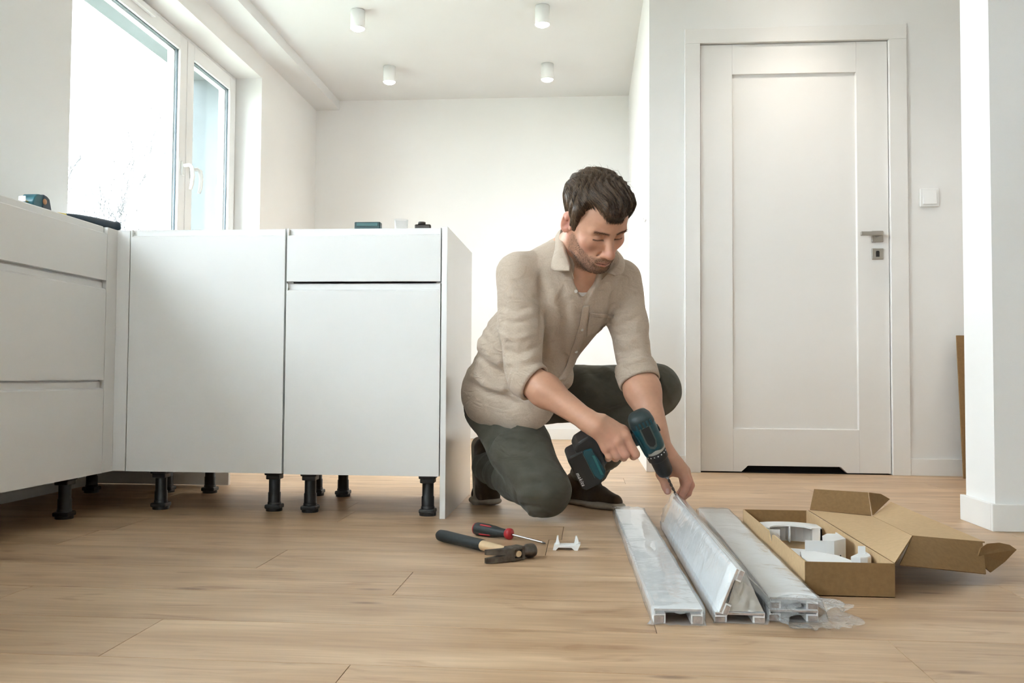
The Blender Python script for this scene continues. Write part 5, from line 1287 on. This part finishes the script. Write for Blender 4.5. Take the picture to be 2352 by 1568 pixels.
for sgn in (-1, 1):
    x = ql[:, 0]*sgn; zb = 0.0195+0.10*(x-0.012)-2.6*np.clip(x-0.014, 0, 1)**2; ei = np.where((x > 0.010) & (x < 0.050) & (np.abs(ql[:, 2]-zb) < 0.0031) & (ql[:, 1] > 0.055))[0]
    v, q, c = short_hairs(ei, 170, 0.0066, 0.00026, lambda q: np.stack([np.sign(q[:, 0])*0.9, q[:, 0]*0-0.1, q[:, 0]*0+0.15], 1), (0.09, 0.05, 0.03), (0.22, 0.12, 0.075)); np_mesh('eyebrow', v, q, HAIRM, person, c)

# ---- shirt
def cloth_bump(m, scale, strength, dist):
    """broad soft creases added under the weave bump"""
    nt = m.node_tree; N = nt.nodes; L = nt.links; bp = [n for n in N if n.type == 'BUMP'][0]; tc = [n for n in N if n.type == 'TEX_COORD'][0]
    n = N.new('ShaderNodeTexNoise'); n.inputs['Scale'].default_value = scale; n.inputs['Detail'].default_value = 2.5; n.inputs['Distortion'].default_value = 1.6; n.inputs['Roughness'].default_value = 0.45
    mp = N.new('ShaderNodeMapping'); mp.inputs['Scale'].default_value = (1.0, 1.0, 1.7); mp.inputs['Rotation'].default_value = (0.3, 0.5, 0); L.new(tc.outputs['Object'], mp.inputs[0]); L.new(mp.outputs[0], n.inputs['Vector'])
    b2 = N.new('ShaderNodeBump'); b2.inputs['Strength'].default_value = strength; b2.inputs['Distance'].default_value = dist; L.new(n.outputs['Fac'], b2.inputs['Height']); L.new(b2.outputs[0], bp.inputs['Normal'])
LINEN = nmat('beige_linen', (0.52, 0.425, 0.34), 0.92, var=0.06, vscale=240, bump=0.22, bscale=900, spec=0.15, sheen=0.15)
cloth_bump(LINEN, 17, 0.6, 0.009)
def snaps(sdf, pts, off=0.0):
    """move points along the line of sight onto the surface (vectorised); points that miss stay where they are"""
    P0 = np.array(pts, np.float32).reshape(-1, 3); d = P0-CAMP; d /= np.linalg.norm(d, axis=1, keepdims=True); p = P0-d*0.30; tr = np.zeros(len(p), np.float32)
    for _ in range(45):
        e = sdf.eval(p.astype(np.float32)); st = np.clip(e*0.8, -0.05, 0.08); p = p+d*st[:, None]; tr += st
    e = sdf.eval(p.astype(np.float32)); hit = np.abs(e) < 0.004
    H = np.eye(3, dtype=np.float32)*0.004; g = np.stack([sdf.eval((p+h).astype(np.float32))-sdf.eval((p-h).astype(np.float32)) for h in H], 1); g /= np.linalg.norm(g, axis=1, keepdims=True)+1e-9
    return np.where(hit[:, None], p+g*off, P0)
class Folds:
    """creases (+) and standing folds (-) given as rough lines, laid onto the cloth"""
    def __init__(s, sdf): s.sdf = sdf; s.items = []
    def __call__(s, pts, amp, w): s.items.append((pts, amp, w))
    def apply(s):
        allp = [lerp(p[i], p[i+1], t) for p, _, _ in s.items for i in range(len(p)-1) for t in (0, 0.5)]+[]
        flat = []; cnt = []
        for p, _, _ in s.items:
            q = []
            for i in range(len(p)-1): q += [A_(p[i]), lerp(p[i], p[i+1], 0.5)]
            q.append(A_(p[-1])); flat += q; cnt.append(len(q))
        S_ = snaps(s.sdf, flat); k = 0
        for (p, amp, w), n in zip(s.items, cnt): s.sdf.disp(ridge(list(S_[k:k+n]), amp*1.6, w)); k += n
def build_shirt():
    s = Sdf()
    s.add(ell(CHS, (0.166, 0.122, 0.205), RT), 0.07); s.add(ell(ABD+FW*0.004, (0.170, 0.128, 0.185), RT), 0.07); s.add(ell(PEL-UP*0.01, (0.160, 0.142, 0.140), RT), 0.07)
    s.add(rcone(NB-UP*0.028, lerp(RS, NB, 0.10), 0.066, 0.056), 0.05); s.add(rcone(NB-UP*0.028, lerp(LS, NB, 0.10), 0.066, 0.056), 0.05)
    s.add(rcone(A_((-0.2205, 2.9400, 0.4671)), A_((-0.1837, 2.9300, 0.3544)), 0.115, 0.105), 0.05); s.add(rcone(ABD+FW*0.07, A_((-0.0800, 2.8850, 0.4425)), 0.055, 0.040), 0.05)
    h0, h1, h2 = A_((-0.4338, 3.1200, 0.3931)), A_((-0.1524, 2.9000, 0.3278)), A_((-0.0325, 2.8600, 0.3880)); n = unit(np.cross(h1-h0, h2-h0)); n = n if n[2] < 0 else -n
    s.hem = (h0, n)
    s.cut(lambda p, h=h0, n=n: ((p-h) @ n)+0.004*np.sin(p[:, 0]*30+1.0), 0.006)
    # sleeves with rolled cuffs
    rc, lc = lerp(RS, RE, 0.93), lerp(LS, LE, 0.90)
    s.add(rcone(RS, lerp(RS, RE, 0.5), 0.067, 0.066), 0.030); s.add(rcone(lerp(RS, RE, 0.5), RE, 0.066, 0.054), 0.02)
    s.add(rcone(LS, lerp(LS, LE, 0.5), 0.063, 0.058), 0.030); s.add(rcone(lerp(LS, LE, 0.5), LE, 0.058, 0.054), 0.02)
    for J, W_, r1, a0, a1, ro in ((RE, RW, 0.0585, 0.0, 0.165, 0.0465), (LE, LW, 0.0640, -0.02, 0.165, 0.0545)):
        s.add(cyl(lerp(J, W_, a0-0.05), lerp(J, W_, a1-0.05), r1+0.001, r1-0.004, 0.006), 0.006)
        s.add(cyl(lerp(J, W_, a0), lerp(J, W_, a1), r1+0.0035, r1+0.0005, 0.0055), 0.003)
        s.sub(rcone(lerp(J, W_, a1-0.05), lerp(J, W_, a1+0.6), ro+0.002, ro+0.004), 0.003)
    # neck opening
    s.sub(rcone(hw((0, -0.02, -0.08)), NB+FW*0.01, 0.062, 0.061), 0.006)
    v0, v1, v2 = snaps(s, [(0.0006, 2.6600, 0.7352), (-0.0019, 2.6700, 0.7002), (-0.0056, 2.6800, 0.6598)], 0.004)
    s.sub(rcone(A_((0.0067, 2.6200, 0.7752)), v0, 0.050, 0.040), 0.005); s.sub(rcone(v0, v1, 0.038, 0.025), 0.005); s.sub(rcone(v1, v2, 0.025, 0.008), 0.004)
    # creases (+) and standing folds (-)
    R = Folds(s)
    R([(-0.1367, 2.6600, 0.7485), (-0.1326, 2.6600, 0.7098), (-0.1327, 2.6700, 0.6332), (-0.1372, 2.6900, 0.5436)], 0.006, 0.009)          # armhole, right
    R([(0.0762, 2.7200, 0.7022), (0.0726, 2.7300, 0.6637), (0.0643, 2.7600, 0.6064)], 0.006, 0.009)                               # armhole, left
    R([(-0.1348, 2.6300, 0.6686), (-0.1781, 2.6100, 0.6948), (-0.2261, 2.6200, 0.7315)], 0.005, 0.008); R([(-0.1341, 2.6200, 0.6398), (-0.1836, 2.6000, 0.6661), (-0.2352, 2.6100, 0.6898)], -0.0045, 0.009)
    for (a, b_, c, am) in (((-0.2610, 2.6200, 0.6105), (-0.2072, 2.5850, 0.5996), (-0.1360, 2.6100, 0.6163), 0.0042), ((-0.2608, 2.6200, 0.5686), (-0.2007, 2.5850, 0.5546), (-0.1396, 2.6100, 0.5722), -0.0045), ((-0.2477, 2.6200, 0.5280), (-0.1942, 2.5850, 0.5121), (-0.1381, 2.6100, 0.5344), 0.005),
                           ((-0.2373, 2.6200, 0.4875), (-0.1877, 2.5850, 0.4822), (-0.1392, 2.6100, 0.5092), -0.005), ((-0.2550, 2.6200, 0.6551), (-0.2011, 2.5850, 0.6297), (-0.1520, 2.6000, 0.6535), 0.0035)): R([a, b_, c], am, 0.009)
    for (a, b_, c, am) in (((0.0711, 2.7600, 0.5335), (0.1158, 2.7300, 0.5223), (0.1733, 2.7600, 0.5392), 0.005), ((0.0736, 2.7600, 0.5666), (0.1222, 2.7300, 0.5524), (0.1694, 2.7600, 0.5708), -0.004), ((0.0777, 2.7600, 0.4965), (0.1288, 2.7300, 0.4910), (0.1786, 2.7600, 0.5049), -0.005), ((0.0714, 2.7800, 0.6075), (0.1169, 2.7600, 0.6104), (0.1666, 2.7800, 0.6343), 0.0045),
                           ((0.0785, 2.8000, 0.6692), (0.1243, 2.7800, 0.6810), (0.1651, 2.8000, 0.7069), 0.004), ((0.0783, 2.7900, 0.6443), (0.1239, 2.7700, 0.6509), (0.1699, 2.7900, 0.6684), -0.004)): R([a, b_, c], am, 0.009)
    R([(-0.1091, 2.6800, 0.7377), (-0.0939, 2.7400, 0.6380), (-0.1130, 2.8000, 0.5341), (-0.1438, 2.8300, 0.4504)], -0.006, 0.016); R([(-0.0728, 2.6800, 0.7116), (-0.0608, 2.7400, 0.6116), (-0.0819, 2.8000, 0.4938)], 0.0055, 0.014); R([(-0.0406, 2.6900, 0.6735), (-0.0370, 2.7400, 0.5852), (-0.0616, 2.8000, 0.4670)], -0.005, 0.012)
    R([(0.0505, 2.7400, 0.7305), (0.0335, 2.7300, 0.6637), (0.0156, 2.7600, 0.5864)], 0.005, 0.012); R([(-0.1210, 2.7600, 0.5861), (-0.0750, 2.7900, 0.5339), (-0.0486, 2.8200, 0.4807)], 0.004, 0.012)
    R([(-0.3272, 2.8600, 0.6741), (-0.3560, 2.9300, 0.5941), (-0.3003, 2.8800, 0.5359)], 0.004, 0.012); R([(-0.3762, 2.9800, 0.5387), (-0.3183, 2.9200, 0.4805), (-0.2281, 2.8600, 0.4251)], 0.007, 0.013); R([(-0.4001, 3.0000, 0.4738), (-0.3261, 2.9300, 0.4239), (-0.2141, 2.8600, 0.3907)], -0.006, 0.014)
    R([(-0.4055, 3.0200, 0.4373), (-0.3187, 2.9300, 0.3886), (-0.2001, 2.8600, 0.3633)], 0.006, 0.012); R([(-0.3619, 2.9800, 0.5822), (-0.3115, 2.9200, 0.5159), (-0.2500, 2.8700, 0.4664)], -0.005, 0.012); R([(-0.3442, 2.9500, 0.6238), (-0.2957, 2.9000, 0.5787)], 0.004, 0.010)
    R([(-0.1098, 2.8300, 0.4669), (-0.0828, 2.8400, 0.4426), (-0.0693, 2.8500, 0.4194)], 0.004, 0.010)
    R.apply(); s.disp(softnoise(34, 0.0016, 1)); s.disp(softnoise(85, 0.0006, 6))
    V, Q = s.mesh((-0.48, 2.52, 0.20), (0.30, 3.30, 1.02), 0.0030)
    V, Q = biggest(V, Q)
    return s, relax(V, Q, 1, 0.4), Q
SHIRT, SV, SQ = build_shirt()
shirt = np_mesh('shirt', SV, SQ, LINEN, person)
def ribbon(name, left, right, n, thick, off, parent, mat, nu=6):
    """cloth strip between two guide lines laid on the shirt"""
    def res(line, t):
        k = t*(len(line)-1); i = min(int(k), len(line)-2); return lerp(line[i], line[i+1], k-i)
    pts = snaps(SHIRT, [lerp(res(left, j/(n-1)), res(right, j/(n-1)), i/(nu-1)) for j in range(n) for i in range(nu)], off)
    Q = np.array([(j*nu+i, j*nu+i+1, (j+1)*nu+i+1, (j+1)*nu+i) for j in range(n-1) for i in range(nu-1)])
    o = np_mesh(name, pts.reshape(-1, 3).astype(np.float32), Q, mat, parent); solidify(o, thick, 0.0); return o
ribbon('placket', [(-0.0108, 2.7000, 0.6587), (-0.0210, 2.7000, 0.6028), (-0.0423, 2.7500, 0.5328), (-0.0670, 2.8000, 0.4696), (-0.0879, 2.8300, 0.4344)], [(0.0099, 2.7000, 0.6613), (-0.0003, 2.7000, 0.6028), (-0.0172, 2.7500, 0.5329), (-0.0428, 2.8000, 0.4725), (-0.0648, 2.8300, 0.4345)], 26, 0.0022, 0.0022, shirt, LINEN)
ribbon('chest_pocket', [(0.0100, 2.7200, 0.6393), (0.0049, 2.7200, 0.6079), (0.0011, 2.7400, 0.5695)], [(0.0808, 2.7400, 0.6342), (0.0628, 2.7500, 0.6071), (0.0341, 2.7600, 0.5811)], 14, 0.0018, 0.0016, shirt, LINEN, 12)
ribbon('pocket_hem', [(0.0100, 2.7200, 0.6406), (0.0087, 2.7200, 0.6288)], [(0.0847, 2.7400, 0.6355), (0.0821, 2.7400, 0.6237)], 4, 0.0016, 0.0032, shirt, LINEN, 12)
BTN = nmat('pearl_button', (0.62, 0.58, 0.52), 0.3, var=0.05)
for u in ((-0.0315, 2.6800, 0.7012), (-0.0146, 2.7200, 0.5908), (-0.0319, 2.7700, 0.5268)):
    p = snaps(SHIRT, [u], 0.0045)[0]; b = MB(); b.lathe([(0.0005, 0.0008), (0.0035, 0.0006), (0.0048, 0.0012), (0.0052, 0.0004), (0.0050, -0.001)], BTN, n=14, M=frame_to(p, CAMP-p, (0, 0, 1))); b.build('button', shirt)
# collar: fold line round the neck and the turned-down leaf
def collar():
    fold = [(-0.0458, 2.6000, 0.7641), (-0.0593, 2.6350, 0.8093), (-0.0724, 2.6900, 0.8587), (-0.0768, 2.7500, 0.8946), (-0.0569, 2.8150, 0.9133), (-0.0026, 2.8500, 0.9104), (0.0522, 2.8500, 0.8824), (0.0880, 2.8150, 0.8400), (0.0971, 2.7650, 0.8023), (0.0851, 2.7200, 0.7756), (0.0637, 2.6900, 0.7539)]
    outer = [(-0.0480, 2.5850, 0.7497), (-0.0990, 2.6150, 0.7585), (-0.0974, 2.6700, 0.8078), (-0.0963, 2.7450, 0.8512), (-0.0811, 2.8600, 0.8847), (-0.0025, 2.9000, 0.8805), (0.0739, 2.8950, 0.8513), (0.1164, 2.8500, 0.8132), (0.1166, 2.7900, 0.7826), (0.1061, 2.7250, 0.7577), (0.0830, 2.6900, 0.7460)]
    stand = [(-0.0359, 2.6150, 0.7304), (-0.0467, 2.6500, 0.7792), (-0.0530, 2.7000, 0.8247), (-0.0542, 2.7600, 0.8532), (-0.0362, 2.8050, 0.8706), (0.0002, 2.8300, 0.8687), (0.0424, 2.8300, 0.8492), (0.0715, 2.8000, 0.8177), (0.0785, 2.7600, 0.7858), (0.0645, 2.7250, 0.7578), (0.0459, 2.7000, 0.7368)]
    def cr(P, t):
        k = t*(len(P)-1); i = min(int(k), len(P)-2); f = k-i; p0, p1, p2, p3 = [A_(P[min(max(i+a, 0), len(P)-1)]) for a in (-1, 0, 1, 2)]
        return 0.5*((2*p1)+(-p0+p2)*f+(2*p0-5*p1+4*p2-p3)*f*f+(-p0+3*p1-3*p2+p3)*f**3)
    b = MB()
    def leaf(u, v):
        a, c = cr(fold, u), cr(outer, u); p = a*(1-v)+c*v; bul = math.sin(v*math.pi)*0.006; return p+unit(p-(NB+UP*0.02))*bul+A_((0, 0, 0.003*math.sin(v*3.14)))
    b.grid(leaf, 60, 9, LINEN)
    def st(u, v):
        a, c = cr(fold, u), cr(stand, u); p = a*(1-v)+c*v; return p
    b.grid(st, 60, 6, LINEN)
    o = b.build('collar', shirt); solidify(o, 0.0022, 0.0)
collar()
# undershirt in the open neck
def undershirt():
    u = Sdf(); u.add(ell(CHS+FW*0.004, (0.153, 0.1075, 0.173), RT), 0.0); u.add(rcone(NB-UP*0.01, lerp(LS, NB, 0.15), 0.057, 0.047), 0.05); u.add(rcone(NB-UP*0.01, lerp(RS, NB, 0.15), 0.057, 0.047), 0.05)
    c = A_((-0.0057, 2.6800, 0.6960))
    u.sub(rcone(A_((0.0066, 2.6000, 0.8041)), A_((-0.0033, 2.6800, 0.7477)), 0.062, 0.030), 0.004)
    u.cut(ell(c, (0.06, 0.06, 0.075)), 0.01)
    V, Q = u.mesh(c-0.10, c+0.10, 0.003); np_mesh('undershirt', V, Q, nmat('white_cotton', (0.72, 0.70, 0.68), 0.9, var=0.03, bump=0.2, bscale=800), person)
undershirt()

# ---- trousers
TWILL = nmat('dark_olive_twill', (0.092, 0.088, 0.070), 0.88, var=0.16, vscale=16, bump=0.25, bscale=1100, spec=0.2, sheen=0.1)
cloth_bump(TWILL, 13, 0.5, 0.009)
def build_trousers():
    s = Sdf()
    s.add(ell(PEL-UP*0.02, (0.145, 0.128, 0.13), RT), 0.05)
    s.add(rcone(RH, lerp(RH, RK, 0.5), 0.100, 0.098), 0.05); s.add(rcone(lerp(RH, RK, 0.5), RK, 0.098, 0.082), 0.03); s.add(rcone(RK, lerp(RK, RA, 0.45), 0.078, 0.070), 0.02); s.add(rcone(lerp(RK, RA, 0.45), RA, 0.070, 0.053), 0.02)
    s.add(rcone(LH, LK, 0.104, 0.080), 0.04); s.add(ell(LK, (0.086, 0.084, 0.084)), 0.02); s.add(rcone(LK, lerp(LK, LA, 0.4), 0.080, 0.076), 0.02); s.add(rcone(lerp(LK, LA, 0.4), LA, 0.074, 0.055), 0.02)
    s.cut(lambda p: -(p[:, 2]-0.0015), 0.02)
    hm, hn = SHIRT.hem; s.cut(lambda p: np.where((p-PEL) @ FW < 0.20, -((p-hm) @ hn)-0.035, -1.0), 0.0)
    for J, W_ in ((RK, RA), (LK, LA)):
        ax = unit(W_-J); s.sub(halfspace(W_+ax*0.035, -ax) if False else rcone(W_+ax*0.085, W_+ax*0.2, 0.07, 0.09), 0.004)
    R = Folds(s)
    # folds behind and over the kneeling knee
    for k_, (a, b_, am) in enumerate((((-0.2512, 2.9000, 0.2432), (-0.1843, 2.8400, 0.2346), 0.005), ((-0.2395, 2.8800, 0.2033), (-0.1624, 2.8200, 0.1985), -0.0045), ((-0.2265, 2.8600, 0.1695), (-0.1476, 2.8000, 0.1710), 0.005), ((-0.2138, 2.8400, 0.1363), (-0.1331, 2.7800, 0.1414), -0.005), ((-0.2033, 2.8300, 0.1105), (-0.1259, 2.7700, 0.1241), 0.006),
                                      ((-0.2100, 2.8300, 0.0793), (-0.1456, 2.7700, 0.0815), -0.005), ((-0.2022, 2.8200, 0.0471), (-0.1382, 2.7600, 0.0462), 0.006), ((-0.2754, 2.9300, 0.2901), (-0.2003, 2.8700, 0.2803), 0.004), ((-0.1872, 2.8000, 0.0235), (-0.1447, 2.7600, 0.0237), -0.004))): R([a, lerp(a, b_, 0.5), b_], am, 0.0085)
    R([(-0.2202, 2.8200, 0.0939), (-0.2095, 2.7900, 0.0578), (-0.1758, 2.7700, 0.0216)], 0.007, 0.006)
    R([(-0.3398, 2.9300, 0.3460), (-0.3160, 2.9100, 0.3118), (-0.3034, 2.9000, 0.2705)], 0.006, 0.008); R([(-0.3524, 2.9500, 0.3737), (-0.2940, 2.9000, 0.3404), (-0.2284, 2.8700, 0.3352)], 0.005, 0.010)
    for a, b_, am in (((0.0058, 2.9700, 0.4686), (0.1036, 2.9300, 0.3988), 0.006), ((-0.0012, 2.9700, 0.4258), (0.0758, 2.9300, 0.3567), -0.006), ((0.0483, 2.9700, 0.4830), (0.1453, 2.9300, 0.4271), -0.005), ((0.0206, 3.0000, 0.3110), (0.1463, 2.9500, 0.3567), 0.010), ((0.1881, 2.9500, 0.4694), (0.2422, 2.9300, 0.3581), 0.004), ((0.2160, 2.9500, 0.4837), (0.2785, 2.9500, 0.3578), -0.003)): R([a, lerp(a, b_, 0.5), b_], am, 0.012)
    R.apply()
    for t_, am in ((0.60, 0.005), (0.70, -0.005), (0.80, 0.006), (0.90, -0.005)):
        for J, W_ in ((RK, RA), (LK, LA)):
            c = lerp(J, W_, t_); s.disp((lambda c, ax, am: (lambda p: am*np.exp(-(((p-c) @ ax)/0.010)**2)*np.exp(-(((p-c)**2).sum(1))/0.012)))(c, unit(W_-J)+A_((0.1, 0.1, 0.25)), am))
    s.disp(softnoise(30, 0.0020, 4)); s.disp(softnoise(75, 0.0007, 9))
    V, Q = s.mesh((-0.52, 2.66, -0.02), (0.38, 3.36, 0.58), 0.0032)
    V, Q = biggest(V, Q); V = relax(V, Q, 1, 0.4); V[:, 2] = np.maximum(V[:, 2], 0.001)
    return s, V, Q
TROU, TV, TQ = build_trousers()
trousers = np_mesh('trousers', TV, TQ, TWILL, person)

# ---- shoes
SUEDE = nmat('brown_suede', (0.048, 0.030, 0.016), 0.95, var=0.25, vscale=30, bump=0.2, bscale=700, spec=0.15, sheen=0.2)
SOLE = nmat('taupe_rubber_sole', (0.27, 0.23, 0.18), 0.7, var=0.12, vscale=40, bump=0.15, bscale=200)
LACE = nmat('dark_brown_lace', (0.022, 0.014, 0.009), 0.9, var=0.2)
def shoe(ball, toe, heel, upn, ankle, label):
    """ball, toe tip and heel lie along the sole; upn is the direction from sole to instep at the rear half, toes always lie flat"""
    ball, toe, heel, upn, ankle = map(A_, (ball, toe, heel, upn, ankle)); upn = unit(upn); zt = A_((0, 0, 1))
    root = None
    fr = unit(ball-heel); tf = unit(toe-ball)
    sR = np.stack([np.cross(fr, upn), fr, upn]); sT = np.stack([np.cross(tf, zt), tf, zt])
    so = Sdf()   # sole
    so.add(fcone(heel+upn*0.010+fr*0.028, ball+upn*0.012, 0.033, 0.045, upn, 0.40), 0.0); so.add(fcone(ball+zt*0.010, toe+zt*0.012-tf*0.038, 0.045, 0.038, zt, 0.40), 0.02)
    up = Sdf()
    up.add(rcone(heel+upn*0.036+fr*0.032, ball+upn*0.032-fr*0.01, 0.031, 0.034), 0.0); up.add(rcone(ball+zt*0.030, toe+zt*0.026-tf*0.036, 0.036, 0.026), 0.025)
    up.add(rcone(heel+upn*0.060+fr*0.040, ankle, 0.037, 0.046), 0.03); up.add(rcone(ankle, ball+upn*0.040-fr*0.03, 0.040, 0.028), 0.03)
    up.sub(fcone(heel+upn*0.004+fr*0.02, ball+upn*0.004, 0.05, 0.055, upn, 0.2), 0.006); up.sub(fcone(ball+zt*0.002, toe+zt*0.002, 0.06, 0.06, zt, 0.2), 0.006)
    up.disp(softnoise(60, 0.0010, 2))
    c = np.stack([ball, toe, heel, ankle]); lo, hi = c.min(0)-0.08, c.max(0)+0.08
    Vu, Qu = up.mesh(lo, hi, 0.0028); Vs, Qs = so.mesh(lo, hi, 0.0026)
    Vu[:, 2] = np.maximum(Vu[:, 2], 0.004); Vs[:, 2] = np.maximum(Vs[:, 2], 0.0008)
    o = np_mesh('shoe', Vu, Qu, SUEDE, person); o['label'] = label
    np_mesh('shoe_sole', Vs, Qs, SOLE, o)
    b = MB()
    for k in range(4):
        t_ = 0.15+0.2*k; p = lerp(ball+upn*0.060, ankle+fr*0.03, t_); sd = np.cross(fr, upn)*0.022
        b.tube([p-sd-upn*0.012, p-sd*0.4+upn*0.004, p+sd*0.4+upn*0.004, p+sd-upn*0.012], 0.0022, LACE, n=6)
    b.build('laces', o)
tf = unit((0.157, -0.144, 0)); ba = A_((0.055, 3.130, 0)); shoe(ba, ba+tf*0.095, ba-tf*0.19, (0, 0, 1), LA+A_((0.0, 0, -0.010)), 'brown suede shoe flat on the floor')
rf = unit((0.62, -0.55, 0)); rb = A_((-0.365, 3.175, 0.004)); hup = unit(A_((-0.10, 0.07, 1.0))); shoe(rb, rb+rf*0.088, rb+hup*0.225, rf+A_((0, 0, 0.08)), RA, 'brown suede shoe with its heel raised, toes on the floor')
